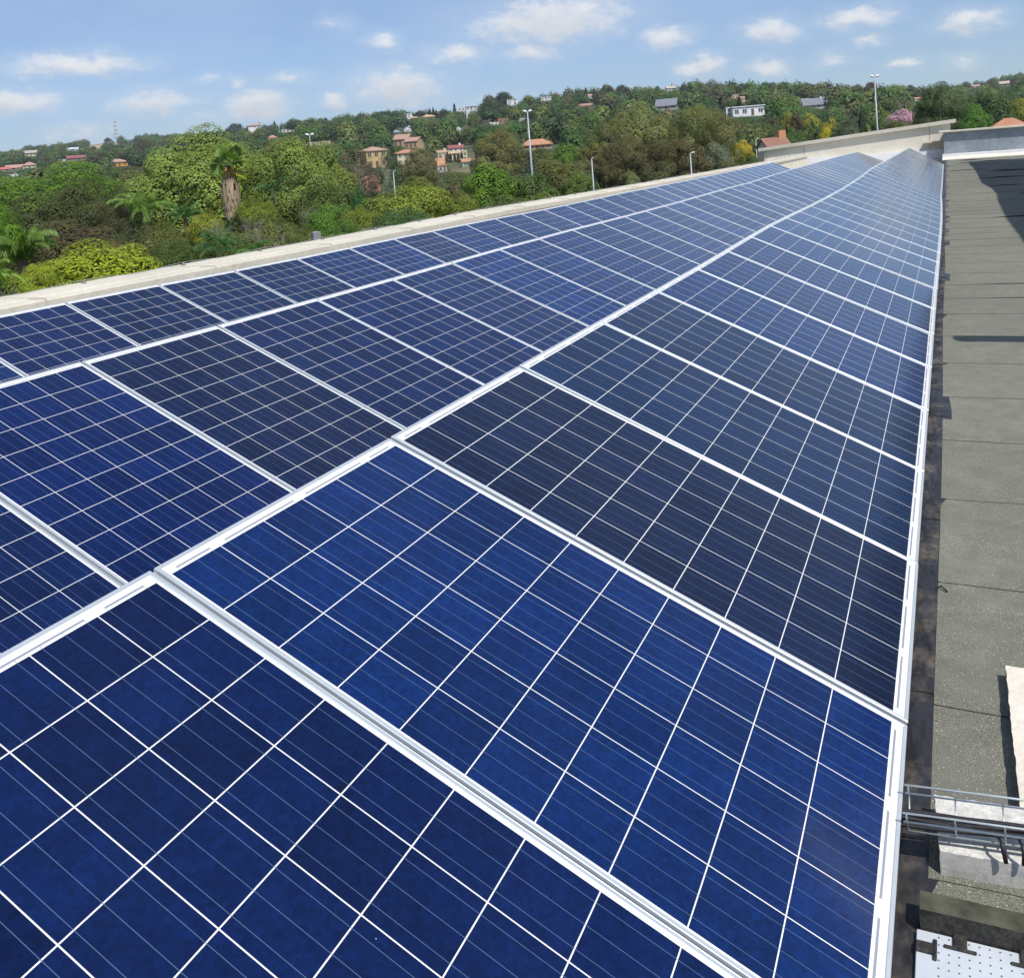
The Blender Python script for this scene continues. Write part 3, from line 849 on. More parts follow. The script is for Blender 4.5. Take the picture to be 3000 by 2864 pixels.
rough_block('concrete_block', -.1, 2.205, .5, 2.40, -1.647, -1.592, (M['concrete_white'], M['concrete_grey']), 'rough white concrete block under the wire cable tray', 'concrete block', rz=.07, jag=.0009, seg=.012)  # sunlit top painted paler, shaded sides painted greyer
rough_block('concrete_slab', .078, 2.36, .62, 3.06, -1.647, -1.603, (mottled('cream_concrete', (.62, .56, .46), (.76, .7, .6), 14, .9, .5, 120), M['brown_dark']), 'cream concrete slab lying on the felt beyond the cable tray', 'concrete slab', jag=.0011, seg=.02)  # sides set to a darker brown than the cream top
bmq = rough_block('timber_beam', -.13, 2.0, .7, 2.055, -1.647, -1.592, (mottled('sunlit_olive', (.04, .04, .026), (.1, .1, .066), 20, .8, .4, 150), M['rubber']), 'dark rubber sleeper lying along the top edge of the perforated white plate', 'sleeper', jag=.0008, seg=.05)  # sunlight on the black beam's top is painted in as olive
bmq.rotation_euler.z = .0

pl_ = empty('perforated_plate', (.1, 1.9, -1.64), 'white perforated plate held by black rubber clips at the bottom corner', 'plate')
mt, t, bs = new_mat('perforated_white')
tcn = t.nodes.new('ShaderNodeTexCoord'); sp = t.nodes.new('ShaderNodeSeparateXYZ'); t.links.new(tcn.outputs['Object'], sp.inputs[0])
ex = wmath(t, 'SUBTRACT', wmath(t, 'FRACT', wmath(t, 'DIVIDE', sp.outputs[0], .0185)), .5)
ey = wmath(t, 'SUBTRACT', wmath(t, 'FRACT', wmath(t, 'DIVIDE', sp.outputs[1], .0195)), .5)
hole = wmath(t, 'LESS_THAN', wmath(t, 'ADD', wmath(t, 'POWER', ex, 2.0), wmath(t, 'POWER', ey, 2.0)), .0125)
area = wmath(t, 'MULTIPLY', wmath(t, 'GREATER_THAN', sp.outputs[0], -.205), wmath(t, 'LESS_THAN', sp.outputs[1], .093))
n1 = noise(t, 9, 5, .6)
col = ramp(t, n1.outputs['Fac'], [(.3, (.47, .52, .565)), (.7, (.56, .6, .635))])
n2 = noise(t, 26, 4, .7); col = mixc(t, wmath(t, 'MULTIPLY_ADD', n2.outputs['Fac'], 4.0, -2.55, clamp=True), col, (.5, .43, .33))
col = mixc(t, wmath(t, 'MULTIPLY', hole, area), col, (.1, .1, .105))
t.links.new(col, bs.inputs['Base Color']); bs.inputs['Roughness'].default_value = .5
mb = MB(); mb.box(-.236, -.32, -.004, .6, .098, .006, bev=.0015); mb.build('sheet', (mt,), pl_)
for (x, y, rot_) in ((-.155, .097, 0), (-.035, .095, 0), (.12, .095, 0), (-.224, .05, 1), (-.224, -.1, 1)):
    mb = MB()
    if rot_ == 0:
        mb.box(x - .013, y - .028, .0062, x + .013, y + .012, .013, bev=.002); mb.box(x - .03, y - .034, .0064, x + .03, y - .0275, .0115, bev=.0015)
    else:
        mb.box(x - .012, y - .013, .0062, x + .02, y + .013, .013, bev=.002); mb.box(x + .0195, y - .026, .0064, x + .027, y + .026, .0115, bev=.0015)
    mb.build('clip', (M['rubber'],), pl_)

# loose black wire end near the strip
mb = MB(); mb.tube([(-.12, 3.62, -1.643), (-.1, 3.625, -1.636), (-.08, 3.6, -1.6435)], .003, 6)
o = mb.build('wire_offcut', (M['cable'],)); tag(o, 'short black wire end lying on the felt beside the bitumen strip', 'wire')

# ------------------------------------------------------------------ lamp posts
def lamp_post(x, ytop, ybot, dist, label, heads=2, head_px=25, thick=.09):
    top = pt(x, ytop, dist); gz_ = terr(top.x, top.y)
    r = empty('lamp_post', (top.x, top.y, gz_), label, 'lamp post', 'lamp posts beyond the parapet')
    H = top.z - gz_
    lean = .0
    mb = MB(); mb.tube([(0, 0, 0), (0, 0, H * .5), (0, 0, H)], [thick, thick * .8, thick * .55], 10); mb.build('pole', (M['pole'],), r, smooth=True)
    w = head_px * dist / FPX
    right = Vector(RCAM[0]); right.z = 0; right.normalize()
    for s in ((-1, 1) if heads == 2 else (1,)):
        mb = MB()
        a, b = right * (s * .06 * w), right * (s * (.52 if heads == 2 else 1.0) * w)
        n = 7; P = []; R_ = []
        for i in range(n):
            u = i / (n - 1); p = a.lerp(b, u); P.append((p.x, p.y, H + .03 + .12 * w * math.sin(u * 1.5))); R_.append(w * (.05 + .085 * math.sin(max(u, .02) * math.pi) ** .6) * (.6 if u in (0, 1) else 1))
        mb.tube(P, R_, 10)
        o = mb.build('lamp_head', (M['lamp'],), r, smooth=True)
    mb = MB(); p = right * .06 * w
    mb.tube([tuple(-p + Vector((0, 0, H + .02))), tuple(p + Vector((0, 0, H + .02)))], .05 * w, 8); mb.build('bracket', (M['pole'],), r)
    if heads == 2 and dist < 90:
        mb = MB(); mb.box(-.1, -.07, H * .86, -.03, .07, H * .86 + .4); mb.build('control_box', (M['pole'],), r)
    return r


lamp_post(1545, 329, 588, 78, 'tall grey double-headed lamp post rising above the tree line beside the orange-roofed house', 2, 26, .11)
lamp_post(2562, 226, 377, 88, 'tall grey double-headed lamp post standing behind the beige end wall', 2, 25, .1)
lamp_post(907, 397, 440, 105, 'double-headed lamp post showing above the big light green tree', 2, 24, .1)
lamp_post(1733, 465, 553, 72, 'short single lamp post in front of the dark olive trees', 1, 7, .085)
lamp_post(2022, 450, 503, 72, 'single lamp post with a broad head close to the parapet', 1, 14, .085)
lamp_post(1152, 503, 535, 70, 'small single lamp post above the yellow-green tree', 1, 8, .07)
lamp_post(2214, 408, 445, 110, 'thin grey post beside the yellow flowering tree', 1, 8, .07)

# lattice towers on the skyline
def tower(x, y0, y1, dist, wpx, label):
    top = pt(x, y0, dist); base = pt(x, y1, dist)
    r = empty('radio_tower', base, label, 'radio tower')
    H = top.z - base.z; w0 = wpx * dist / FPX / 2; w1 = w0 * .28
    red = mottled('tower_red', (.3, .1, .08), (.36, .14, .11), 1, .6); whi = mottled('tower_white', (.66, .66, .68), (.75, .75, .75), 1, .6)
    nb = 9; cs = [(1, 1), (-1, 1), (-1, -1), (1, -1)]
    mb = MB(); rr = w0 * .075
    for k in range(nb):
        za, zb = H * k / nb, H * (k + 1) / nb; a = w0 + (w1 - w0) * k / nb; b = w0 + (w1 - w0) * (k + 1) / nb
        for j in range(4):
            c, d = cs[j], cs[(j + 1) % 4]
            mb.tube([(c[0] * a, c[1] * a, za), (c[0] * b, c[1] * b, zb)], rr, 4, k % 2)
            mb.tube([(c[0] * a, c[1] * a, za), (d[0] * b, d[1] * b, zb)], rr * .6, 4, k % 2)
            mb.tube([(c[0] * b, c[1] * b, zb), (d[0] * b, d[1] * b, zb)], rr * .6, 4, k % 2)
    mb.build('lattice', (red, whi), r)
    mb = MB(); mb.tube([(0, 0, H), (0, 0, H * 1.1)], rr, 5); mb.build('antenna', (whi,), r)
    mb = MB()
    for (dx, z) in ((1, .9), (-1, .82), (1, .66)): mb.tube([(dx * w1 * 1.2, -.2, H * z - w0 * .2), (dx * w1 * 1.2, -.2, H * z + w0 * .25)], w0 * .2, 8)
    mb.build('dish', (whi,), r)


tower(342, 356, 408, 1660, 10, 'red and white lattice radio tower on the distant skyline')
tower(761, 356, 372, 960, 8, 'small red lattice mast on the ridge beside the white house')

# ------------------------------------------------------------------ houses
CLEAR = []                                                     # sight lines to the houses: no wild tree is planted across them
HM = {}
def hmat(c, kind='wall'):
    key = (kind, tuple(c))
    if key not in HM:
        v = 1.12
        HM[key] = mottled(('plaster_' if kind == 'wall' else 'tiles_') + str(len(HM)), tuple(a * .88 for a in c), tuple(min(.85, a * v) for a in c), .35 if kind == 'wall' else .8, .85)
    return HM[key]
GLASS, t, bs = new_mat('window_glass')
bs.inputs['Base Color'].default_value = (.07, .075, .085, 1); bs.inputs['Roughness'].default_value = .15


def house(label, xc, ybase, wpx, hpx, wall, roofc, roof='gable', yaw=0.0, depth=.8, nwin=3, storeys=1, chim=False, roofh=.32, base_obj=None, cat='house', clear=True, dist=None):
    base, ds = hit(xc, ybase)
    if dist: base = pt(xc, ybase, dist); ds = dist
    w = wpx * ds / FPX; h = hpx * ds / FPX; d = w * depth
    face = math.atan2(base.x, base.y)
    r = empty('house', base, label, cat, None, -face + yaw)
    if clear: CLEAR.append((xc - wpx * .5, ybase - hpx * 1.05, xc + wpx * .5, ybase, ds - d * .5))
    zb = -2.5 if base.z - terr(base.x, base.y) < 2 else terr(base.x, base.y) - base.z - 2
    mb = MB(); x0, x1, y0, y1 = -w / 2, w / 2, -d / 2, d / 2
    P = [(x0, y0), (x1, y0), (x1, y1), (x0, y1)]
    for j in range(4):
        a, b = P[j], P[(j + 1) % 4]; mb.face([(*a, zb), (*b, zb), (*b, h), (*a, h)])
    mb.face([(*p, h) for p in P])
    rh = w * roofh if roof != 'flat' else 0
    if roof == 'gable':
        ridge_y = 0
        for x in (x0, x1): mb.face([(x, y0, h), (x, y1, h), (x, 0, h + d * roofh * .9)])
    if roof == 'gable_front':
        for y in (y0, y1): mb.face([(x0, y, h), (x1, y, h), (0, y, h + w * roofh)])
    wo_ = mb.build('wall', (hmat(wall),), r)
    e = .06 * w; t_ = .18
    mb = MB()
    if roof == 'gable':
        k = d * roofh * .9; s = k / (d / 2)
        for sg in (-1, 1):
            yo = sg * (d / 2 + e); zo = h - e * s + .02
            q0 = [(x0 - e, yo, zo), (x1 + e, yo, zo), (x1 + e, 0, h + k + .02), (x0 - e, 0, h + k + .02)]
            mb.face(q0); mb.face([(p[0], p[1], p[2] + t_) for p in q0])
            for j in range(4):
                a, b = q0[j], q0[(j + 1) % 4]; mb.face([a, b, (b[0], b[1], b[2] + t_), (a[0], a[1], a[2] + t_)])
    elif roof == 'gable_front':
        k = w * roofh; s = k / (w / 2)
        for sg in (-1, 1):
            xo = sg * (w / 2 + e); zo = h - e * s + .02
            q0 = [(xo, y0 - e, zo), (xo, y1 + e, zo), (0, y1 + e, h + k + .02), (0, y0 - e, h + k + .02)]
            mb.face(q0); mb.face([(p[0], p[1], p[2] + t_) for p in q0])
            for j in range(4):
                a, b = q0[j], q0[(j + 1) % 4]; mb.face([a, b, (b[0], b[1], b[2] + t_), (a[0], a[1], a[2] + t_)])
    elif roof == 'hip':
        k = d * roofh * .9; rx = max(w / 2 - d / 2, .08 * w)
        B = [(x0 - e, y0 - e), (x1 + e, y0 - e), (x1 + e, y1 + e), (x0 - e, y1 + e)]
        z0 = h + .02
        mb.face([(*B[0], z0), (*B[1], z0), (rx, 0, h + k), (-rx, 0, h + k)]); mb.face([(*B[2], z0), (*B[3], z0), (-rx, 0, h + k), (rx, 0, h + k)])
        mb.face([(*B[1], z0), (*B[2], z0), (rx, 0, h + k)]); mb.face([(*B[3], z0), (*B[0], z0), (-rx, 0, h + k)])
        for j in range(4):
            a, b = B[j], B[(j + 1) % 4]; mb.face([(*a, z0), (*b, z0), (*b, z0 - .25), (*a, z0 - .25)])
        mb.face([(*p, z0 - .25) for p in B])
    else:
        mb.box(x0 - e * .6, y0 - e * .6, h + .02, x1 + e * .6, y1 + e * .6, h + max(.35, .02 * w))
    ro_ = mb.build('roof', (hmat(roofc, 'roof'),), r)
    if chim:
        mb = MB(); cw = max(.7, w * .05); ch = h + (d * roofh * .9 if roof != 'flat' else 0) + max(.8, .06 * w)
        mb.box(w * .22, -d * .1, h, w * .22 + cw, -d * .1 + cw, ch); mb.build('chimney', (hmat((.5, .25, .13) if dist else tuple(min(.75, c * 1.05) for c in wall)),), ro_)
    sh = h / storeys
    if nwin:
        for s in range(storeys):
            for i in range(nwin):
                u = (i + .5) / nwin; ww = w / nwin * .5; wh = sh * .45; xx = x0 + w * u; z0 = s * sh + sh * .3
                if s == 0 and i == nwin // 2 and nwin > 1:
                    mb = MB(); mb.box(xx - ww * .35, y0 - .05, 0, xx + ww * .35, y0 + .04, sh * .75); mb.build('door', (hmat((.16, .09, .05)),), r); continue
                f = MB(); b_ = ww * .09
                for q in ((-ww / 2 - b_, z0 - b_, ww / 2 + b_, z0), (-ww / 2 - b_, z0 + wh, ww / 2 + b_, z0 + wh + b_), (-ww / 2 - b_, z0, -ww / 2, z0 + wh), (ww / 2, z0, ww / 2 + b_, z0 + wh), (-b_ / 2, z0, b_ / 2, z0 + wh)):
                    f.box(xx + q[0], y0 - .09, q[1], xx + q[2], y0 + .02, q[3])
                fo = f.build('window', (hmat(tuple(min(.7, c * 1.15) for c in wall)),), r)
                mb = MB(); mb.box(xx - ww / 2, y0 - .045, z0, xx + ww / 2, y0 + .015, z0 + wh); mb.build('pane', (GLASS,), fo)
    return r, base, ds


PEACH, ORANGE, REDT, YEL, CREAM, WHITE, GREY, SAL = (.46, .33, .22), (.43, .23, .14), (.27, .1, .09), (.52, .4, .2), (.55, .49, .35), (.72, .73, .74), (.2, .21, .24), (.4, .26, .2)
HS = [
 ('two-storey yellow house with a salmon roof and gabled wing beside the white-trunked tree', 1096, 492, 62, 50, YEL, SAL, 'hip', .35, .9, 3, 2, False, .22),
 ('small yellow annexe with a low roof at the foot of the two-storey yellow house', 1062, 482, 26, 14, YEL, YEL, 'gable', .1, .8, 2, 1, False, .3),
 ('peach brick house with paired gables above the clipped cypresses', 1183, 428, 46, 20, PEACH, SAL, 'gable', -.45, .9, 3, 1, False, .34),
 ('lower peach gabled wing with a white satellite dish beside the peach brick house', 1214, 436, 42, 22, PEACH, SAL, 'gable', -.5, .9, 3, 1, False, .3),
 ('cream house with an orange tiled roof half hidden by the feathery tree', 1193, 482, 64, 34, CREAM, ORANGE, 'hip', .2, .8, 4, 2, False, .2),
 ('low house with a long orange tiled roof in the middle of the cluster', 1268, 492, 62, 14, CREAM, ORANGE, 'gable', .15, .6, 4, 1, False, .32),
 ('white-walled cottage with an orange roof and grey gable below the cluster', 1288, 505, 34, 18, WHITE, ORANGE, 'gable', .75, .8, 2, 1, False, .34),
 ('cream townhouse with a brown roof beside the cypress hedge', 1295, 470, 30, 22, CREAM, SAL, 'gable', .3, .8, 2, 1, True, .28),
 ('house with a dark red roof and white fascia above the cypress hedge', 1336, 444, 42, 10, WHITE, REDT, 'gable', .0, .6, 3, 1, True, .34),
 ('peach house standing behind the row of clipped cypresses', 1334, 470, 44, 20, CREAM, PEACH, 'gable', .0, .7, 3, 1, False, .2),
 ('tall cream stair tower beside the peach house and cypresses', 1362, 470, 14, 26, CREAM, CREAM, 'flat', .2, .9, 1, 2, False, .2),
 ('cottage with an orange roof and a green side wall below the feathery brown tree', 1372, 486, 40, 12, (.35, .42, .36), ORANGE, 'gable', .2, .7, 2, 1, False, .3),
 ('house with a wide rolling orange roof beside the tall lamp post', 1572, 438, 84, 14, PEACH, ORANGE, 'hip', .1, .5, 5, 1, False, .42),
 ('house end with an orange brick wall and open gable among brown branches', 1088, 560, 44, 34, (.45, .2, .12), ORANGE, 'gable_front', .35, .8, 1, 1, False, .22),
 ('white modern house with a winged flat roof and pink door', 2188, 340, 88, 25, WHITE, WHITE, 'flat', .22, .6, 4, 1, False, .2),
 ('white wing with a curved balcony beside the tall dark cypress', 2142, 342, 32, 24, WHITE, WHITE, 'flat', .25, .8, 2, 2, False, .2),
 ('grey slate house with two dormer gables above the olive trees', 1955, 322, 56, 13, (.36, .33, .33), GREY, 'gable', -.15, .7, 3, 1, False, .5),
 ('white house with a slate roof and a broad white chimney breast', 2388, 316, 62, 9, WHITE, GREY, 'gable', .1, .7, 4, 1, True, .42),
 ('white cube house behind the slate-roofed one', 2360, 302, 26, 10, WHITE, WHITE, 'flat', .1, .7, 2, 1, False, .2),
 ('bright yellow-orange house with a salmon roof on the far left slope', 346, 488, 42, 12, (.62, .33, .06), SAL, 'hip', .3, .7, 3, 1, False, .32),
 ('long cream building with a grey roof high on the far left slope', 90, 458, 36, 9, (.6, .54, .28), (.4, .38, .32), 'gable', -.3, .6, 4, 1, False, .3),
 ('long house with a dusky red roof on the far left slope', 224, 470, 44, 7, SAL, REDT, 'gable', .1, .5, 4, 1, False, .3),
 ('pink-roofed house at the left edge of the far slope', 10, 503, 28, 6, CREAM, (.45, .14, .13), 'gable', .2, .6, 2, 1, False, .34),
 ('house with a salmon hip roof beside the pink-roofed one', 87, 492, 32, 7, CREAM, SAL, 'hip', .0, .8, 3, 1, False, .36),
 ('low brown-roofed house between the pink-roofed and salmon-roofed ones', 44, 498, 38, 6, CREAM, (.42, .26, .2), 'gable', -.2, .6, 3, 1, False, .34),
 ('white shed with a pale roof on the left slope', 186, 474, 24, 5, WHITE, WHITE, 'flat', .1, .6, 2, 1, False, .2),
 ('small white caravan-like house in the dry grass field', 283, 437, 15, 7, (.66, .66, .56), WHITE, 'flat', .0, .6, 2, 1, False, .2),
 ('white outbuilding low on the left beside the green thorn tree', 38, 518, 24, 5, WHITE, (.6, .62, .62), 'flat', .0, .6, 2, 1, False, .2),
 ('long white farm shed beside a blue tarpaulin on the far slope', 214, 441, 26, 4, WHITE, (.6, .6, .6), 'gable', .0, .5, 3, 1, False, .3),
 ('white ridge house with a red hip roof beside the small mast', 745, 374, 34, 5, WHITE, SAL, 'hip', .1, .6, 3, 1, False, .3),
 ('white flat-roofed house strip below the ridge left of the lamp post', 842, 388, 34, 7, WHITE, WHITE, 'flat', .2, .5, 3, 1, False, .2),
 ('cream garden wall house behind the double-headed lamp post', 912, 427, 46, 7, CREAM, CREAM, 'flat', .1, .4, 4, 1, False, .2),
 ('cream house block just right of the garden wall house', 955, 424, 22, 8, CREAM, CREAM, 'flat', .1, .6, 2, 1, False, .2),
 ('house showing only an orange dome-like hip roof above the big tree', 799, 408, 24, 4, CREAM, ORANGE, 'hip', .0, .9, 0, 1, False, .4),
 ('white tower house on the ridge beside the long tan roof', 1200, 346, 15, 12, WHITE, CREAM, 'flat', .0, .8, 1, 2, False, .2),
 ('ridge house with a long low tan roof', 1240, 348, 66, 4, CREAM, (.5, .38, .22), 'hip', .0, .4, 5, 1, False, .3),
 ('white cottage with a blue-grey gable in the trees below the tan roof', 1193, 386, 20, 7, WHITE, (.2, .26, .36), 'gable_front', .2, .8, 1, 1, True, .4),
 ('grey slate roof house left of the white cottage', 1161, 392, 24, 4, GREY, (.25, .28, .33), 'hip', .0, .8, 0, 1, False, .4),
 ('white house end beside the tall dark cypress', 1342, 384, 14, 8, WHITE, GREY, 'gable_front', .3, .8, 1, 1, False, .3),
 ('white modern house on the ridge with dark glass', 1382, 322, 34, 8, (.6, .62, .62), GREY, 'flat', .0, .6, 3, 1, False, .2),
 ('white house at the ridge beside the thin cypress', 1352, 324, 20, 7, WHITE, WHITE, 'flat', .0, .6, 2, 1, False, .2),
 ('white villa under the big dark ridge tree', 1500, 305, 30, 12, WHITE, CREAM, 'flat', .1, .7, 2, 2, False, .2),
 ('brick-red block house above a white wall', 1467, 364, 16, 15, (.36, .17, .1), (.3, .15, .1), 'flat', .1, .8, 1, 1, False, .2),
 ('white flat house beside the brick-red block', 1447, 366, 26, 5, WHITE, WHITE, 'flat', .1, .6, 2, 1, False, .2),
 ('white house strip behind the tall lamp post', 1535, 356, 26, 7, WHITE, WHITE, 'flat', .0, .6, 2, 1, False, .2),
 ('white ridge villa on the skyline above the lamp post', 1600, 293, 30, 7, WHITE, WHITE, 'flat', .0, .6, 3, 1, False, .2),
 ('brown-roofed long house on the hill near the mauve tree', 1718, 315, 42, 5, CREAM, (.34, .2, .16), 'gable', .0, .5, 3, 1, False, .3),
 ('pink-roofed house under the tall ridge pines', 1730, 287, 16, 6, WHITE, (.5, .3, .28), 'gable', .3, .7, 1, 1, False, .34),
 ('cream house with small arches above the white modern house', 2154, 288, 18, 9, (.62, .46, .28), CREAM, 'flat', .0, .7, 2, 1, False, .2),
 ('salmon house right of the arched cream one', 2172, 297, 18, 9, (.55, .36, .28), SAL, 'gable', .2, .7, 1, 1, False, .3),
 ('pale ridge house with chimneys on the skyline', 1965, 264, 26, 5, (.5, .5, .5), (.45, .4, .36), 'gable', .2, .7, 2, 1, True, .34),
 ('white house on the distant right hill', 2855, 258, 22, 4, WHITE, SAL, 'gable', .2, .6, 2, 1, False, .34),
 ('pale house further up the distant right hill', 2942, 253, 36, 7, (.5, .46, .42), (.5, .38, .32), 'gable', .2, .6, 3, 1, False, .3),
 ('white cottage with an orange roof in the trees right of the lamp post', 2690, 296, 18, 5, WHITE, ORANGE, 'gable', .2, .7, 1, 1, False, .36),
]
for h in HS: house(*h)
# nearer houses by the roof's edge, at known distances
house('orange tiled hip-roofed house peeping over the grey wall coping', 2958, 408, 100, 26, CREAM, (.44, .22, .13), 'hip', .1, .8, 3, 1, False, .4, dist=105)
house('brown tiled house with an orange brick chimney over the end wall', 2268, 452, 70, 20, CREAM, (.26, .14, .1), 'gable', .5, .8, 2, 1, True, .42, dist=92)
house('orange-roofed cottage glimpsed under the dark olive trees', 2008, 462, 44, 14, CREAM, (.42, .2, .12), 'gable', .2, .7, 2, 1, False, .34, dist=150)
house('small grey-roofed gatehouse with white walls close to the parapet', 927, 705, 20, 22, WHITE, (.24, .25, .26), 'hip', .3, 1.0, 0, 1, False, .3, dist=30, cat='gatehouse')
p0 = pt(1072, 668, 36)
cp = empty('carport', (p0.x, p0.y, GROUND), 'flat grey carport roof edge between bushes close to the parapet', 'carport', None, -math.atan2(p0.x, p0.y) + .12)
mb = MB(); mb.box(-.62, -.5, p0.z - GROUND - .16, .62, 1.2, p0.z - GROUND, bev=.02); mb.build('roof', (M['concrete_grey'],), cp)
for sx in (-.55, .55):
    mb = MB(); mb.box(sx - .04, -.3, 0, sx + .04, -.22, p0.z - GROUND - .16); mb.build('post', (M['pole'],), cp)

# ------------------------------------------------------------------ trees
def leaf_quads(rg, C, Nn, size, aspect=.55, jit=.7):
    n = len(C)
    nn = Nn + rg.normal(0, jit, (n, 3)); nn /= np.linalg.norm(nn, axis=1)[:, None] + 1e-9
    r = rg.normal(0, 1, (n, 3)); u = np.cross(nn, r); u /= np.linalg.norm(u, axis=1)[:, None] + 1e-9
    v = np.cross(nn, u)
    s = size * rg.uniform(.6, 1.35, n)[:, None]
    fold = nn * s * .18
    return np.stack([C - u * s, C + v * s * aspect - fold, C + u * s, C - v * s * aspect - fold], 1)


CR = {}


def crown(seed, lobes=16, leaves=6000, leaf=.055, zr=.85, lobe_r=(.26, .44), zmin=-.5, flat=.85, gap=.0, aspect=.55, core=.12, jit=.26, spread=.62):
    rg = np.random.default_rng(seed)
    d = rg.normal(0, 1, (lobes * 6, 3)); d /= np.linalg.norm(d, axis=1)[:, None]
    d = d[d[:, 2] > zmin]
    ctr = []; 
    for c in d:                                                 # keep lobes apart so that gaps and hollows stay between them
        if all(np.dot(c, e) < math.cos(min(.42, 2.2 / math.sqrt(lobes))) for e in ctr): ctr.append(c)
        if len(ctr) >= lobes: break
    ctr = np.array(ctr)
    k = len(ctr)
    rads = rg.uniform(*lobe_r, k)
    pos = ctr * (rg.uniform(spread - .1, spread + .16, k)[:, None]) * np.array([1, 1, zr])
    share = rads ** 2 / (rads ** 2).sum()
    Cs, Ns, T = [], [], []
    for i in range(k):
        n = int(leaves * (1 - core) * share[i])
        # sub-clumps on the lobe
        sub = rg.normal(0, 1, (14, 3)); sub /= np.linalg.norm(sub, axis=1)[:, None]
        dd = rg.normal(0, 1, (n * 2, 3)); dd /= np.linalg.norm(dd, axis=1)[:, None]
        dd = dd[(dd @ ctr[i]) > -.45][:n]
        near = (dd @ sub.T).max(1)
        rr = rads[i] * (.74 + .3 * np.clip((near - .55) / .45, 0, 1) ** 1.5 + rg.normal(0, .055, len(dd)))
        P = pos[i] + dd * rr[:, None] * np.array([1, 1, flat])
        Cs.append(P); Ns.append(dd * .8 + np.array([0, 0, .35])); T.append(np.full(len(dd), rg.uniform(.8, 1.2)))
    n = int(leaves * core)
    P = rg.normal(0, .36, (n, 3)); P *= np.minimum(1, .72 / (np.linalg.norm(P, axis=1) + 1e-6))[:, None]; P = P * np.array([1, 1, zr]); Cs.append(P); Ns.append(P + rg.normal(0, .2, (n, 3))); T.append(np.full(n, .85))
    C = np.concatenate(Cs); Nn = np.concatenate(Ns); T = np.concatenate(T)
    Nn = Nn + .35 * C / (np.linalg.norm(C, axis=1)[:, None] + 1e-6)
    k_r = np.percentile(np.hypot(C[:, 0], C[:, 1]), 97.5); z0, z1 = np.percentile(C[:, 2], (1, 99.9))
    C = (C - np.array([0, 0, (z0 + z1) / 2])) / np.array([k_r, k_r, (z1 - z0) / 2]); pos = (pos - np.array([0, 0, (z0 + z1) / 2])) / np.array([k_r, k_r, (z1 - z0) / 2])
    if gap:
        ph = rg.uniform(0, 6, 3); f = np.sin(C[:, 0] * 7 + ph[0]) + np.sin(C[:, 1] * 7.7 + ph[1]) + np.sin(C[:, 2] * 8.3 + ph[2])
        keep = f > -3 + gap; C, Nn, T = C[keep], Nn[keep], T[keep]
    CR['n'] = Nn / (np.linalg.norm(Nn, axis=1)[:, None] + 1e-9)
    q = leaf_quads(rg, C, Nn, leaf, aspect, jit)
    t = T * rg.uniform(.84, 1.16, len(C))
    hue = rg.normal(0, .05, len(C))
    return q, np.stack([t * (1 + hue), t, t * (1 - hue)], 1), pos


def tree_trunk(r, pos, zc, sx, sz, rad, mat):
    """trunk from the ground to the heart of the crown, limbs reaching for its lobes"""
    rg_ = np.random.default_rng(len(bpy.data.objects))
    mb = MB(); top = zc + .1 * sz
    mb.tube([(0, 0, -.3), (.02 * sx, .01 * sx, zc * .35), (-.03 * sx, .02 * sx, zc * .7), (0, 0, top)], [rad * 1.5, rad * 1.1, rad * .85, rad * .4], 8)
    for p in pos[:12]:
        en = Vector((p[0] * sx * .92, p[1] * sx * .92, zc + p[2] * sz * .92)); st = Vector((0, 0, max(zc - sz * rg_.uniform(.35, 1.0), zc * .4)))
        mid = st.lerp(en, .5) + Vector((rg_.normal(0, .05) * sx, rg_.normal(0, .05) * sx, -.05 * sz))
        mb.tube([st, mid, en], [rad * .5, rad * .32, rad * .1], 5)
    return mb.build('trunk', (M[mat],), r, smooth=True)


PROTO = {}
def proto(key, n_var, seed0, trunk_mat='bark', tr=.05, **kw):
    PROTO[key] = []
    for v in range(n_var):
        q, t, pos = crown(seed0 + v, **kw)
        PROTO[key].append((quad_mesh(key + '_crown', q, t, (M['leaf_soft'],), CR['n']), (pos, trunk_mat, tr)))


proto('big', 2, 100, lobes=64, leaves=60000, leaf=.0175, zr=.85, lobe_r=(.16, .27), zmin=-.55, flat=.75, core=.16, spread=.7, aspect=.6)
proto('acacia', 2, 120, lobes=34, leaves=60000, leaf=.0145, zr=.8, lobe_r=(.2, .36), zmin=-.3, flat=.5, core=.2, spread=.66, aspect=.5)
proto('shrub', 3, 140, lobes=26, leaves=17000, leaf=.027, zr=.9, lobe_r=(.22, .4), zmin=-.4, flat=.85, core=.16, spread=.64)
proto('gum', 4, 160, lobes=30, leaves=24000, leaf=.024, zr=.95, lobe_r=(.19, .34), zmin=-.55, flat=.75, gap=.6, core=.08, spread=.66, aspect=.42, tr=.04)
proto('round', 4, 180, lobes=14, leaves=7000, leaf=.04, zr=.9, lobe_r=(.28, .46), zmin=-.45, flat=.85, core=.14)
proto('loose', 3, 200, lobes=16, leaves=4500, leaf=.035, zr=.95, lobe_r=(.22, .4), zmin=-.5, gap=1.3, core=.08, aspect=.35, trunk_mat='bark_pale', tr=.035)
proto('small', 4, 220, lobes=9, leaves=900, leaf=.105, zr=.9, lobe_r=(.34, .52), zmin=-.4, core=.15, spread=.5)


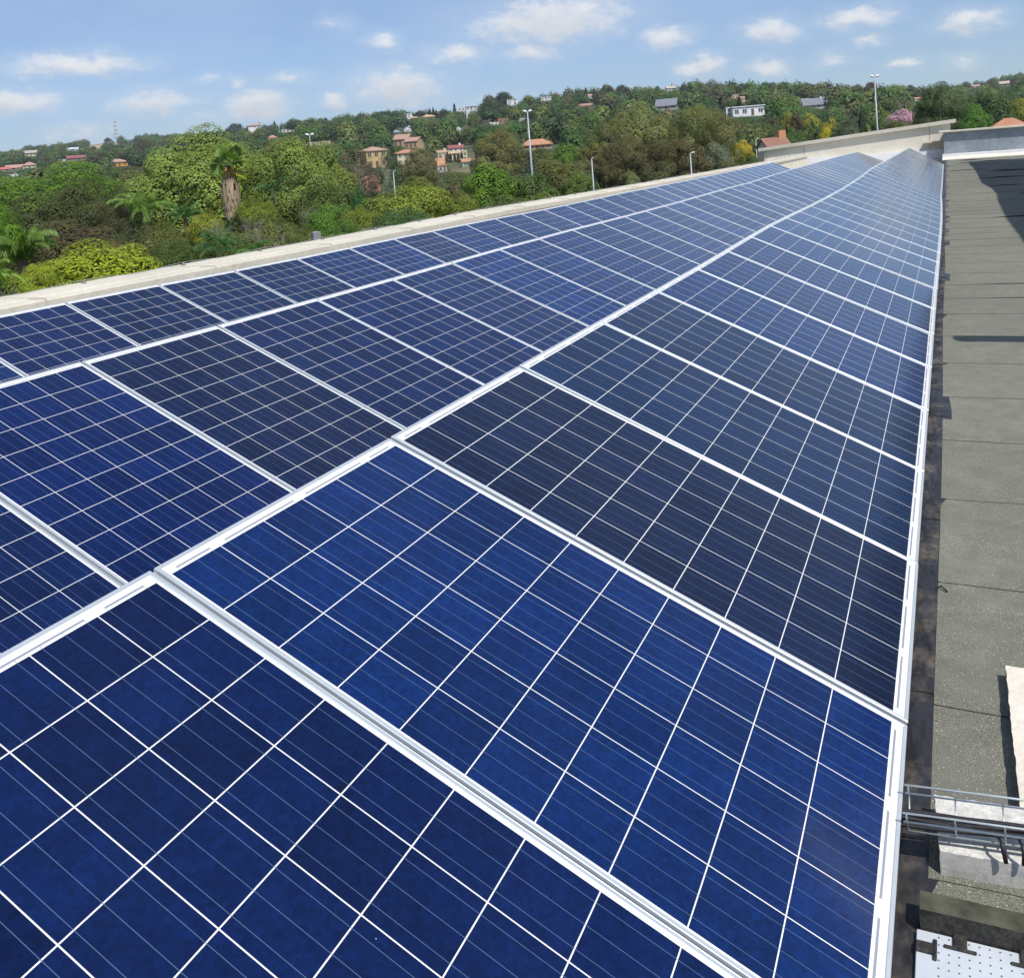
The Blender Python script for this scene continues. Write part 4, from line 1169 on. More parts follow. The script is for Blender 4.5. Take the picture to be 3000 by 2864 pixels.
def cone_crown(seed, n=2600, leaf=.06, p=.75):
    rg = np.random.default_rng(seed)
    z = rg.uniform(-1, 1, n); a = rg.uniform(0, 2 * math.pi, n)
    prof = ((1 - z) / 2) ** p * np.minimum(1, (z + 1.12) * 2.4)
    r = prof * (.78 + .3 * rg.random(n)) * (1 + .16 * np.sin(a * 5 + z * 16) + .1 * np.sin(z * 31 + a * 3))
    C = np.stack([r * np.cos(a), r * np.sin(a), z], 1)
    Nn = np.stack([np.cos(a), np.sin(a), np.full(n, .4)], 1); CR['n'] = Nn / np.linalg.norm(Nn, axis=1)[:, None]
    t = rg.uniform(.7, 1.25, n)
    q = leaf_quads(rg, C, Nn, leaf, .5, .6)
    return q, np.stack([t, t, t], 1)


PROTO['cypress'] = []
for s in (300, 301):
    q, t_ = cone_crown(s, 2400, .075, .42)
    PROTO['cypress'].append((quad_mesh('cypress_crown', q, t_, (M['leaf_soft'],), CR['n']), (np.zeros((0, 3)), 'bark', .06)))
PROTO['pine'] = []
for s in (310, 311):
    q, t_ = cone_crown(s, 2600, .085, .9)
    PROTO['pine'].append((quad_mesh('pine_crown', q, t_, (M['leaf_soft'],), CR['n']), (np.zeros((0, 3)), 'bark', .06)))


def twig_bush():
    rg = np.random.default_rng(5); mb = MB()
    def br(p, d, l, r, dep):
        e = p + d * l; mb.tube([p, p.lerp(e, .5) + Vector(rg.normal(0, .04 * l, 3)), e], [r, r * .8, r * .55], 4, cap=False)
        if dep == 0: return
        for _ in range(3 if dep > 1 else 4):
            nd = (d + Vector(rg.normal(0, .5, 3)) + Vector((0, 0, .12))).normalized(); br(e, nd, l * rg.uniform(.6, .8), r * .6, dep - 1)
    for _ in range(6):
        d = (Vector(rg.normal(0, .5, 3)) + Vector((0, 0, 1))).normalized(); br(Vector((0, 0, -1.6)), d, .95, .028, 4)
    return mb.mesh('bare_branches', (mottled('grey_twigs', (.2, .18, .15), (.36, .33, .28), 3, .9),))
TWIG = twig_bush()

TREES_CLEAR = []
cnt = {}
def tree(kind, x, ytop, wpx, hpx, dist, color, label, cat='tree', name=None, trunk=True, group=None, rz=None):
    """crown wpx wide and hpx high whose top the photograph shows at x, ytop"""
    s = dist / FPX
    top = pt(x, ytop, dist)
    gz_ = terr(top.x, top.y)
    w, h = wpx * s, hpx * s
    i = cnt.get(kind, 0); cnt[kind] = i + 1
    cm, tm = PROTO[kind][i % len(PROTO[kind])]
    nm_ = name or {'cypress': 'cypress_tree', 'pine': 'conifer_tree', 'shrub': 'leafy_shrub'}.get(kind, 'leafy_tree')
    color = tuple(min(.6, c_ * 1.6) for c_ in color) if dist < 200 else tuple(c_ * 1.3 for c_ in color)
    r = empty(nm_, (top.x, top.y, min(gz_, top.z - h)), label, cat, group, random.uniform(0, 6.28) if rz is None else rz)
    zc = top.z - h / 2 - r.location.z
    ext = 1.03 if kind in ('cypress', 'pine') else 1.0
    c = link('crown', cm, r, color=color); c.location = (0, 0, zc); c.scale = (w / 2 / ext, w / 2 / ext, h / 2 / ext)
    if trunk:
        tree_trunk(r, tm[0], zc, w / 2, h / 2, tm[2] * w / 2, tm[1])
    TREES_CLEAR.append((x - wpx * .42, ytop, x + wpx * .42, ytop + hpx * .8, dist))
    return r


G1, G2, G3, G4 = (.125, .155, .03), (.09, .125, .026), (.055, .1, .022), (.038, .066, .024)
OLV, BRN, GRY, YG, YEL_, LIME = (.105, .092, .034), (.085, .068, .03), (.1, .115, .065), (.2, .22, .022), (.36, .28, .02), (.1, .2, .015)
NEAR = [
 ('big', 590, 370, 440, 330, 68, (.15, .2, .04), 'huge broad light green tree crowning the left side, behind the shaggy fan palm'),
 ('big', 870, 402, 330, 330, 64, (.12, .16, .032), 'large olive-green leafy tree right of the shaggy fan palm'),
 ('acacia', 170, 480, 520, 300, 92, (.07, .13, .012), 'flat-topped bright green thorn tree behind the brownish one at the left edge'),
 ('acacia', 215, 528, 440, 330, 74, (.055, .062, .022), 'wide dark brownish thorn tree below the bright green one'),
 ('acacia', -60, 560, 230, 300, 66, (.075, .15, .012), 'vivid green thorn tree cut by the left frame edge'),
 ('acacia', 385, 545, 200, 240, 70, (.055, .055, .022), 'dark thorn tree tucked under the broad light green tree'),
 ('shrub', 270, 703, 420, 210, 25, (.2, .25, .018), 'bright yellow-green bushy tree just over the parapet on the left'),
 ('shrub', 105, 775, 120, 120, 22, (.19, .24, .02), 'small lime bush at the foot of the drooping-leaved palm'),
 ('shrub', 595, 612, 110, 110, 40, (.17, .19, .025), 'small yellow-leaved tree in front of the broad light green tree'),
 ('shrub', 745, 575, 130, 110, 46, (.12, .15, .02), 'yellow-tinged bush at the foot of the shaggy fan palm'),
 ('shrub', 465, 650, 150, 150, 36, (.085, .095, .025), 'brown-green bush beside the slim feather palm'),
 ('shrub', 200, 640, 330, 200, 52, (.06, .05, .022), 'dark brown-green undergrowth tree below the wide brownish thorn tree'),
 ('shrub', 380, 650, 180, 180, 48, (.045, .06, .02), 'dark leafy tree behind the brown-green bush and slim palm'),
 ('shrub', 330, 700, 120, 110, 33, (.1, .09, .03), 'rusty-green bush right of the yellow-green bushy tree'),
 ('shrub', 700, 600, 330, 260, 58, (.055, .08, .022), 'deep green undergrowth around the foot of the shaggy fan palm'),
 ('shrub', 960, 520, 240, 220, 58, (.06, .085, .02), 'dark green understorey right below the large olive-green tree'),
 ('shrub', 500, 700, 170, 130, 28, (.055, .085, .018), 'dark green bush above the parapet right of the yellow-green one'),
 ('shrub', 655, 668, 190, 130, 32, (.075, .1, .024), 'mid green bush above the parapet below the yellow-leaved tree'),
 ('shrub', 790, 640, 190, 150, 34, (.1, .12, .03), 'olive bush mixed with bare twigs above the parapet'),
 ('shrub', 960, 596, 160, 130, 40, (.075, .145, .02), 'vivid green bush left of the dark evergreen shrub'),
 ('shrub', 875, 655, 120, 110, 31, (.09, .11, .03), 'low olive bush behind the small gatehouse'),
 ('shrub', 1046, 540, 72, 160, 44, (.03, .085, .018), 'narrow dark evergreen shrub beside the yellowish tree'),
 ('shrub', 1010, 640, 90, 80, 34, (.07, .13, .02), 'low green bush under the vivid green one'),
 ('shrub', 1190, 520, 270, 190, 42, (.15, .185, .026), 'broad yellowish-green tree in front of the house cluster'),
 ('shrub', 1330, 560, 150, 130, 45, (.12, .15, .022), 'smaller yellowish tree joined to the broad yellowish one'),
 ('shrub', 1170, 610, 200, 110, 33, (.055, .1, .03), 'blue-green bush below the broad yellowish tree'),
 ('shrub', 1060, 600, 130, 110, 36, (.12, .15, .02), 'yellow-green bush between the dark evergreen and the yellowish tree'),
 ('round', 1425, 476, 190, 150, 66, (.08, .15, .015), 'rich green round tree below the cypress hedge'),
 ('round', 1330, 505, 110, 110, 74, (.085, .085, .035), 'brownish fine-leaved tree beside the rich green round tree'),
 ('gum', 1450, 376, 170, 150, 135, (.125, .122, .042), 'feathery brownish gum tree with pale limbs above the rich green tree'),
 ('gum', 1225, 432, 120, 120, 130, (.12, .115, .05), 'thin feathery tree in front of the cream house with the orange roof'),
 ('loose', 1035, 425, 120, 140, 120, (.1, .075, .045), 'brown half-bare tree beside the big olive-green tree'),
 ('loose', 1050, 480, 130, 110, 95, (.09, .07, .045), 'brown leafless-looking tree over the orange brick house end'),
 ('loose', 1125, 438, 60, 140, 110, (.11, .13, .08), 'white-trunked thin tree beside the two-storey yellow house'),
 ('round', 1500, 500, 150, 150, 70, (.075, .09, .04), 'grey-green tree right of the rich green round tree'),
 ('round', 1565, 505, 150, 140, 66, (.06, .095, .022), 'green tree under the orange-roofed house by the lamp post'),
 ('round', 1480, 570, 180, 90, 55, (.07, .1, .028), 'dull green bush over the parapet left of the tall lamp post'),
 ('round', 1600, 560, 150, 90, 58, (.085, .13, .02), 'fresh green bush over the parapet right of the tall lamp post'),
 ('round', 1655, 420, 130, 110, 120, (.075, .135, .02), 'bright green round tree below the orange-roofed house'),
 ('round', 1620, 465, 150, 110, 92, (.085, .09, .025), 'olive tree in front of the bright green round one'),
 ('round', 1690, 500, 120, 100, 78, (.08, .12, .022), 'light green tree behind the short single lamp post'),
 ('loose', 1705, 455, 60, 110, 84, (.12, .15, .05), 'slender pale tree left of the short single lamp post'),
 ('gum', 1884, 298, 220, 250, 118, (.115, .125, .036), 'tallest olive-brown tree of the dark group beyond the parapet'),
 ('gum', 2030, 308, 180, 200, 116, (.11, .118, .034), 'olive-brown tree right of the tallest in the dark group'),
 ('gum', 2098, 328, 140, 180, 112, (.112, .114, .034), 'rightmost olive-brown tree of the dark group'),
 ('gum', 1785, 352, 190, 210, 112, (.1, .112, .032), 'left olive-brown tree of the dark group with a bare double trunk'),
 ('gum', 1855, 395, 210, 170, 104, (.065, .06, .024), 'dark lower tree in the middle of the olive group'),
 ('gum', 1985, 405, 190, 150, 102, (.075, .066, .026), 'dark lower tree in the right half of the olive group'),
 ('gum', 1735, 420, 130, 120, 108, (.09, .085, .03), 'low olive tree at the left foot of the dark group'),
 ('round', 1770, 462, 80, 80, 88, (.065, .06, .022), 'small round dark tree behind the short single lamp post'),
 ('round', 1845, 500, 70, 60, 76, (.12, .14, .05), 'small pale bush at the foot of the dark olive group'),
 ('round', 1930, 470, 120, 90, 86, (.07, .075, .028), 'dull bush at the foot of the dark olive group'),
 ('round', 2090, 418, 110, 100, 104, (.105, .13, .08), 'grey-green willow-like tree right of the dark olive group'),
 ('round', 2172, 408, 74, 66, 120, (.3, .25, .02), 'round tree full of yellow flowers left of the end wall'),
 ('round', 2205, 455, 60, 36, 105, (.07, .1, .03), 'low bush below the yellow flowering tree'),
 ('round', 2130, 470, 90, 50, 92, (.08, .09, .03), 'low dull shrub beside the small post'),
 ('round', 2372, 332, 84, 90, 190, (.19, .19, .02), 'yellow-green tree behind the end wall, left one of two'),
 ('round', 2432, 344, 60, 80, 180, (.24, .21, .02), 'golden tree behind the end wall, right of the yellow-green one'),
 ('round', 2420, 372, 44, 40, 150, (.34, .3, .015), 'small bright yellow bush just over the end wall'),
 ('round', 2302, 324, 40, 70, 190, (.15, .15, .02), 'upright yellow-green tree left of the dark brown one'),
 ('round', 2330, 328, 46, 66, 185, (.07, .055, .024), 'dark brownish tree beside the upright yellow-green one'),
 ('round', 2325, 372, 80, 70, 140, (.07, .115, .03), 'mid green tree over the end wall'),
 ('round', 2275, 360, 80, 90, 150, (.06, .09, .03), 'green tree above the brown tiled house'),
 ('round', 2475, 350, 90, 70, 150, (.06, .085, .045), 'grey-green tree over the end wall left of the dark conifer'),
 ('pine', 2522, 316, 34, 90, 160, (.028, .05, .02), 'dark slim conifer left of the tall lamp post behind the end wall'),
 ('round', 2590, 325, 80, 70, 160, (.075, .12, .025), 'fresh green tree right of the tall lamp post behind the end wall'),
 ('round', 2650, 318, 110, 60, 150, (.4, .22, .28), 'pink blossoming tree over the end wall'),
 ('round', 2690, 325, 50, 60, 130, (.06, .12, .015), 'green bush in front of the pink blossoming tree'),
 ('round', 2630, 352, 90, 46, 125, (.08, .1, .03), 'olive bush under the pink blossoming tree'),
 ('gum', 2750, 240, 130, 150, 120, (.055, .08, .026), 'tall dark green tree over the corner of the end wall'),
 ('round', 2720, 280, 110, 120, 126, (.04, .065, .02), 'dark dense tree left below the tall dark green one'),
 ('round', 2810, 272, 110, 130, 130, (.045, .07, .024), 'dark tree right of the tall dark green one'),
 ('round', 2850, 302, 100, 100, 100, (.06, .135, .02), 'vivid green rounded tree over the grey wall'),
 ('round', 2912, 264, 110, 140, 118, (.042, .07, .022), 'big dark tree behind the vivid green rounded one'),
 ('round', 2985, 288, 110, 110, 122, (.13, .14, .02), 'yellowish tree at the right frame edge above the orange roof'),
 ('round', 2965, 268, 90, 90, 150, (.055, .08, .03), 'dark tree behind the yellowish one at the right edge'),
]
for (kd, x, yt, w, h, d, c, lb) in NEAR: tree(kd, x, yt, w, h, d, c, lb)

# leafless bushes
for (x, yt, w, h, d, lb) in ((690, 606, 150, 120, 36, 'grey leafless bush at the foot of the shaggy fan palm'), (760, 625, 130, 150, 33, 'second bare grey bush with forked branches right of the first'),
                             (905, 585, 50, 70, 40, 'upright tuft of bare twigs beside the vivid green bush'), (1008, 645, 50, 60, 34, 'small bare white-stemmed bush by the carport')):
    top = pt(x, yt, d); s = d / FPX
    r = empty('bare_bush', (top.x, top.y, top.z - h * s * 1.4), lb, 'bush', 'bare bushes above the parapet', random.uniform(0, 6))
    o = link('branches', TWIG, r); o.scale = (w * s / 2.6, w * s / 2.6, h * s / 2.3); o.location = (0, 0, h * s * .75)
    mb = MB(); mb.tube([(0, 0, -.4), (0, 0, h * s * .7)], [.05, .03], 6); mb.build('stem', (M['bark'],), r)


# palms
def fan_leaf(rg, V, T, base, d, up, L, tint, segs=18):
    up = up + Vector(rg.normal(0, .75, 3))
    side = d.cross(up).normalized(); up2 = side.cross(d).normalized()
    hub = base + d * L * .45
    V.append([base - side * .02 * L, base + side * .02 * L, hub + side * .012 * L, hub - side * .012 * L]); T.append(tint * .9)
    for k in range(segs):
        a = -1.75 + 3.5 * (k + .5) / segs
        dd = (d * math.cos(a) + side * math.sin(a)).normalized()
        dr = .25 + .2 * abs(a)
        tip = hub + dd * L * .58 - Vector((0, 0, 1)) * L * .5 * dr * .35 + up2 * .03 * L
        mid = hub + dd * L * .32 + up2 * .04 * L
        n = dd.cross(up2).normalized() * L * .045
        V.append([hub, mid - n, tip, mid + n]); T.append(tint * rg.uniform(.75, 1.2))


def feather(rg, V, T, base, az_, elev, L, tint, leafl=.28, droop=1.4, n=30, hang=.5):
    P = []; p = Vector(base); e = elev
    steps = 14
    for i in range(steps + 1):
        P.append(p.copy()); d = Vector((math.cos(az_) * math.cos(e), math.sin(az_) * math.cos(e), math.sin(e))); p = p + d * L / steps; e -= droop / steps * (.5 + i / steps)
    for i in range(steps):
        a, b = P[i], P[i + 1]; s = (b - a).cross(Vector((0, 0, 1))).normalized() * L * .008 * (1.3 - i / steps)
        V.append([a - s, a + s, b + s, b - s]); T.append(np.array((1.5, 1.5, 1.0)) * tint)
    for k in range(n):
        u = .14 + .86 * (k + .5) / n; f = u * steps; i = min(int(f), steps - 1); c = P[i].lerp(P[i + 1], f - i); d = (P[i + 1] - P[i]).normalized()
        s = d.cross(Vector((0, 0, 1))).normalized(); l = L * leafl * math.sin(min(1, u * 1.6 + .2) * math.pi * .72 + .25)
        for sg in (-1, 1):
            tip = c + (s * sg * .8 + d * .55 + Vector((0, 0, -hang * rg.uniform(.7, 1.4)))).normalized() * l
            m_ = c.lerp(tip, .5) + Vector((0, 0, .06 * l)); w = d * L * .014
            V.append([c, m_ - w, tip, m_ + w]); T.append(tint * rg.uniform(.7, 1.3))


def palm_obj(name, V, T, r, col):
    q = np.array([[tuple(p) for p in f] for f in V]); t_ = np.array(T)
    if t_.ndim == 1: t_ = np.stack([t_] * 3, 1)
    return link(name, quad_mesh(name, q, t_, (M['leaf'],)), r, color=col)


rg = np.random.default_rng(42)
one = np.ones(3)
# shaggy fan palm
hub = pt(668, 478, 58); gz_ = terr(hub.x, hub.y); s = 58 / FPX
r = empty('fan_palm', (hub.x, hub.y, gz_), 'shaggy fan palm with a skirt of dead fronds before the huge light green tree', 'palm tree')
H = hub.z - gz_
V, T = [], []
for k in range(21):
    a = rg.uniform(0, 6.28); e = rg.uniform(-.9, .9) if k > 6 else rg.uniform(.9, 1.5); Lf = rg.uniform(50, 68) * s
    d = Vector((math.cos(a) * math.cos(e), math.sin(a) * math.cos(e), math.sin(e)))
    tint = one * rg.uniform(.8, 1.2)
    if e < -.3: tint = np.array((2.6, 1.7, .5)) * rg.uniform(.7, 1.1)
    fan_leaf(rg, V, T, Vector((0, 0, H - 3 * s)), d, Vector((0, 0, 1)), Lf, tint)
palm_obj('crown', V, T, r, (.17, .27, .06))
V, T = [], []
for k in range(700):
    u = rg.random() ** .8; z = H - (6 + 130 * u) * s; a = rg.uniform(0, 6.28); rr = (10 + 14 * math.sin(min(u * 1.15, 1) * 2.4)) * s
    c = Vector((math.cos(a) * rr, math.sin(a) * rr, z)); t_ = Vector((-math.sin(a), math.cos(a), 0)) * 2.2 * s; dn = Vector((math.cos(a) * 3 * s, math.sin(a) * 3 * s, -rg.uniform(16, 30) * s))
    V.append([c - t_, c + t_, c + t_ * .3 + dn, c - t_ * .3 + dn]); b = rg.uniform(.55, 1.3)
    T.append(np.array((1.5, 1.25, 1.0)) * b if u > .22 else np.array((1.9, 1.35, .45)) * b)
palm_obj('dead_frond_skirt', V, T, r, (.3, .28, .245))
mb = MB(); mb.tube([(0, 0, 0), (0, 0, H * .5), (0, 0, H - 4 * s)], [.32, .26, .2], 10); mb.build('trunk', (M['bark'],), r)

# drooping near palm at the left edge
hub = pt(66, 757, 23); gz_ = terr(hub.x, hub.y); s = 23 / FPX
r = empty('feather_palm', (hub.x, hub.y, gz_), 'drooping-leaved palm with shiny fronds at the left edge by the parapet', 'palm tree', 'feather palms above the parapet')
H = hub.z - gz_; V, T = [], []
for k in range(20):
    a = 6.28 * k / 20 + rg.uniform(-.2, .2); e = rg.uniform(.85, 1.5)
    feather(rg, V, T, (0, 0, H), a, e, rg.uniform(95, 135) * s, one * rg.uniform(.8, 1.25), .3, rg.uniform(1.3, 2.3), 46, 1.7)
palm_obj('crown', V, T, r, (.14, .23, .05))
V, T = [], []
for k in range(26):
    a = rg.uniform(0, 6.28); feather(rg, V, T, (0, 0, H - rg.uniform(10, 40) * s), a, rg.uniform(-.3, .4), rg.uniform(40, 62) * s, np.array((1.6, 1.35, 1.1)) * rg.uniform(.6, 1.2), .1, 1.8, 6, 1.2)
palm_obj('dead_fronds', V, T, r, (.14, .12, .09))
mb = MB(); mb.tube([(0, 0, 0), (0, 0, H * .6), (0, 0, H)], [.16, .13, .1], 10); mb.build('trunk', (M['bark'],), r)
# slim feather palms further on
for (x, y, d, Lp, n, col, lb) in ((418, 610, 42, 88, 16, (.09, .155, .03), 'slim feather palm between the thorn trees and the light green tree'),
                                  (540, 632, 44, 78, 16, (.055, .12, .035), 'dark feather palm right of the slim one'),
                                  (640, 722, 28, 92, 14, (.045, .1, .028), 'low dark feather palm over the parapet below the yellow-leaved tree'),
                                  (800, 560, 52, 62, 14, (.05, .095, .035), 'dusky feather palm right of the shaggy fan palm'),
                                  (745, 735, 27, 66, 12, (.055, .12, .025), 'low feather palm beside the small gatehouse'),
                                  (-14, 800, 20, 74, 9, (.14, .22, .04), 'broad pale frond plant cut by the left frame edge')):
    hub = pt(x, y, d); gz_ = terr(hub.x, hub.y); s = d / FPX
    r = empty('feather_palm', (hub.x, hub.y, gz_), lb, 'palm tree', 'feather palms above the parapet')
    H = hub.z - gz_; V, T = [], []
    for k in range(n):
        a = 6.28 * k / n + rg.uniform(-.25, .25); feather(rg, V, T, (0, 0, H), a, rg.uniform(.1, 1.35), rg.uniform(.75, 1.15) * Lp * s, one * rg.uniform(.75, 1.25), .32, rg.uniform(1.2, 2.1), 30, .75)
    palm_obj('crown', V, T, r, tuple(c_ * 1.5 for c_ in col))
    mb = MB(); mb.tube([(0, 0, 0), (.05, 0, H * .5), (0, 0, H)], [.09, .07, .05], 8); mb.build('trunk', (M['bark'],), r)

# trees that stand out on the hillside: where their foot meets the slope decides how far and how big they are
HILL = [
 ('round', 686, 360, 52, 34, (.042, .06, .03), 'round dark tree on the skyline above the huge light green tree'), ('cypress', 703, 362, 10, 28, (.025, .04, .02), 'pointed conifer leaning on the round skyline tree'),
 ('cypress', 803, 354, 8, 20, (.022, .036, .018), 'lone thin cypress on the skyline right of the small mast'), ('round', 865, 352, 60, 26, (.04, .065, .026), 'low spreading tree on the skyline above the white strip house'),
 ('round', 940, 345, 30, 18, (.035, .055, .024), 'small dark skyline tree above the cream garden wall'), ('round', 953, 343, 12, 14, (.03, .045, .022), 'tiny lollipop tree on the skyline'),
 ('loose', 1000, 333, 24, 24, (.09, .09, .06), 'thin half-bare skyline tree'), ('round', 1040, 357, 30, 26, (.2, .125, .02), 'orange autumn tree in the middle of the slope'),
 ('loose', 1082, 358, 66, 36, (.1, .085, .055), 'wide grey-brown tree beside the orange autumn tree'), ('round', 1120, 325, 90, 50, (.032, .05, .026), 'big dark blue-green tree on the ridge'),
 ('round', 1165, 326, 50, 36, (.04, .065, .026), 'dark round tree right of the big blue-green ridge tree'), ('round', 1230, 322, 40, 22, (.036, .06, .024), 'dark tree between the white tower house and the pines'),
 ('pine', 1258, 316, 14, 30, (.026, .045, .02), 'left one of three pointed ridge pines'), ('pine', 1268, 312, 14, 34, (.026, .045, .02), 'tallest of three pointed ridge pines'), ('pine', 1277, 320, 12, 24, (.026, .045, .02), 'smallest of three pointed ridge pines'),
 ('cypress', 1330, 303, 14, 48, (.028, .042, .022), 'tall thin cypress on the ridge beside the white houses'), ('round', 1300, 320, 40, 30, (.05, .055, .032), 'brownish tree left of the tall thin ridge cypress'),
 ('gum', 1437, 280, 70, 70, (.06, .08, .04), 'tall pale-stemmed gum on the ridge'), ('round', 1475, 268, 62, 44, (.034, .055, .026), 'big dark dome-shaped tree above the white villa'),
 ('cypress', 1339, 384, 17, 46, (.018, .034, .018), 'tall dark cypress beside the white house end'), ('cypress', 1310, 444, 12, 34, (.018, .034, .018), 'leftmost cypress of the clipped hedge'), ('cypress', 1319, 450, 11, 28, (.018, .034, .018), 'second cypress of the clipped hedge'),
 ('cypress', 1331, 450, 10, 26, (.018, .034, .018), 'third cypress of the clipped hedge'), ('cypress', 1341, 450, 11, 28, (.018, .034, .018), 'fourth cypress of the clipped hedge'), ('cypress', 1352, 446, 10, 30, (.018, .034, .018), 'rightmost cypress of the clipped hedge'),
 ('round', 1506, 328, 32, 20, (.26, .13, .2), 'pink flowering tree left of the tall lamp post'), ('round', 1766, 306, 30, 22, (.2, .11, .15), 'mauve tree on the slope above the olive group'), ('round', 1560, 330, 60, 36, (.03, .045, .024), 'dark purple-green tree right of the tall lamp post head'),
 ('pine', 1715, 255, 16, 34, (.026, .042, .022), 'pointed dark pine at the left of the ridge pines'), ('pine', 1740, 258, 16, 30, (.026, .042, .022), 'second dark ridge pine'), ('pine', 1768, 247, 22, 44, (.03, .044, .03), 'tallest grey-green ridge pine'), ('pine', 1784, 250, 20, 40, (.03, .044, .03), 'grey-green pine beside the tallest ridge pine'),
 ('round', 1817, 248, 32, 34, (.045, .065, .03), 'round skyline tree right of the ridge pines'), ('round', 1670, 270, 50, 34, (.04, .066, .026), 'dark skyline clump left of the ridge pines'),
 ('round', 1668, 320, 26, 16, (.24, .22, .03), 'yellow bush in the middle of the slope'), ('round', 1745, 358, 30, 20, (.16, .19, .03), 'yellow-green tree above the olive group'),
 ('loose', 2086, 228, 36, 32, (.12, .11, .085), 'pale bare tree standing alone on the skyline'), ('round', 1925, 252, 16, 12, (.03, .045, .022), 'small dark skyline tree above the slate house'), ('round', 2000, 248, 30, 20, (.045, .07, .026), 'dome tree on the skyline right of the ridge house with chimneys'),
 ('round', 2143, 241, 34, 22, (.04, .062, .026), 'dome-shaped skyline tree above the white modern house'), ('cypress', 2165, 283, 18, 50, (.016, .028, .016), 'tall black-green cypress in front of the white modern house'),
 ('round', 2240, 240, 40, 26, (.04, .062, .024), 'skyline tree right of the white modern house'), ('round', 2262, 240, 30, 26, (.036, .055, .022), 'dark pointed dome tree on the skyline'), ('round', 2366, 243, 50, 30, (.04, .06, .026), 'wide skyline tree above the slate-roofed white house'),
 ('pine', 2427, 243, 28, 30, (.05, .05, .028), 'brownish cone-shaped skyline tree'), ('pine', 2453, 245, 34, 34, (.036, .056, .026), 'green cone-shaped skyline tree'), ('round', 2510, 245, 32, 24, (.13, .062, .034), 'reddish skyline tree left of the tall lamp post'),
 ('round', 2550, 239, 42, 30, (.1, .05, .034), 'dull red skyline tree behind the tall lamp post head'), ('round', 2488, 290, 32, 30, (.15, .045, .02), 'rust-red tree in the middle of the slope'), ('round', 2424, 280, 16, 30, (.2, .22, .05), 'pale yellow-green tree behind the slate-roofed white house'),
 ('round', 2622, 250, 22, 16, (.035, .055, .024), 'dark skyline tree above the pink blossom'), ('round', 2668, 248, 24, 18, (.075, .1, .04), 'paler skyline tree right of the dark one'), ('cypress', 2932, 227, 8, 20, (.03, .045, .028), 'thin tree on the distant right hill'), ('round', 2985, 216, 36, 24, (.035, .055, .03), 'big tree on the top of the distant right hill'),
 ('round', 120, 426, 22, 12, (.04, .05, .026), 'brown-green tree on the far left skyline'), ('round', 312, 421, 32, 22, (.045, .055, .032), 'round dark bush in the dry grass field'), ('round', 272, 428, 30, 18, (.034, .046, .03), 'dark tree beside the white caravan-like house'),
 ('round', 290, 446, 84, 62, (.07, .065, .036), 'large brown-grey tree left of the yellow-orange house'), ('round', 410, 405, 90, 70, (.06, .062, .04), 'large dusky tree behind the huge light green tree'), ('round', 315, 402, 24, 14, (.035, .05, .028), 'dark tree just left of the radio tower'),
]
for (kd, x, yt, w, h, c, lb) in HILL:
    base, ds = hit(x, yt + h)
    tree(kd, x, yt, w, h * 1.04, ds, c, lb, group='trees standing out on the hillside')

# dry grass field under the radio tower
fld = MB(); cr = [(238, 425), (300, 414), (405, 406), (410, 436), (360, 450), (300, 447), (235, 441)]
cen = None; ring = []
for k in range(len(cr)):
    (xa, ya), (xb, yb_) = cr[k], cr[(k + 1) % len(cr)]
    for u in np.linspace(0, 1, 6, endpoint=False):
        p, _ = hit(xa + (xb - xa) * u, ya + (yb_ - ya) * u); ring.append(p)
cen, _ = hit(325, 428)
def up_(p): return (p[0], p[1], terr(p[0], p[1]) + .5)
for k in range(len(ring)):
    a, b = ring[k], ring[(k + 1) % len(ring)]
    prev = (cen, cen)
    for u in (.25, .5, .75, 1.0):
        pa, pb = cen.lerp(a, u), cen.lerp(b, u)
        fld.face([up_(prev[0]), up_(pa), up_(pb), up_(prev[1])] if u > .25 else [up_(cen), up_(pa), up_(pb)]); prev = (pa, pb)
o = fld.build('dry_grass_field', (mottled('dry_grass', (.26, .19, .11), (.36, .28, .17), .03, 1.0, fine=(.3, .15)),)); tag(o, kind='structure')
# small garden trees that stand among the clustered houses
for (kd, x, yt, w, h, c, lb) in (('gum', 1228, 440, 96, 84, (.12, .115, .05), 'feathery olive tree hiding part of the cream house with the orange roof'), ('round', 1140, 452, 46, 40, (.06, .1, .03), 'green garden tree right of the two-storey yellow house'),
                                 ('round', 1256, 470, 40, 34, (.08, .1, .03), 'garden bush in front of the long orange tiled roof'), ('loose', 1300, 478, 44, 36, (.1, .1, .05), 'thin garden tree in front of the white-walled cottage'),
                                 ('round', 1386, 462, 40, 40, (.07, .09, .03), 'dull green garden tree right of the cypress hedge'), ('round', 1162, 470, 36, 34, (.05, .085, .028), 'dark garden bush left of the cream house with the orange roof'),
                                 ('round', 1078, 480, 40, 30, (.08, .075, .035), 'brownish bush at the foot of the yellow annexe'), ('round', 1590, 432, 60, 26, (.05, .085, .024), 'dark bush in front of the rolling orange roof')):
    base, ds = hit(x, yt + h); tree(kd, x, yt, w, h * 1.05, ds - 6, c, lb)

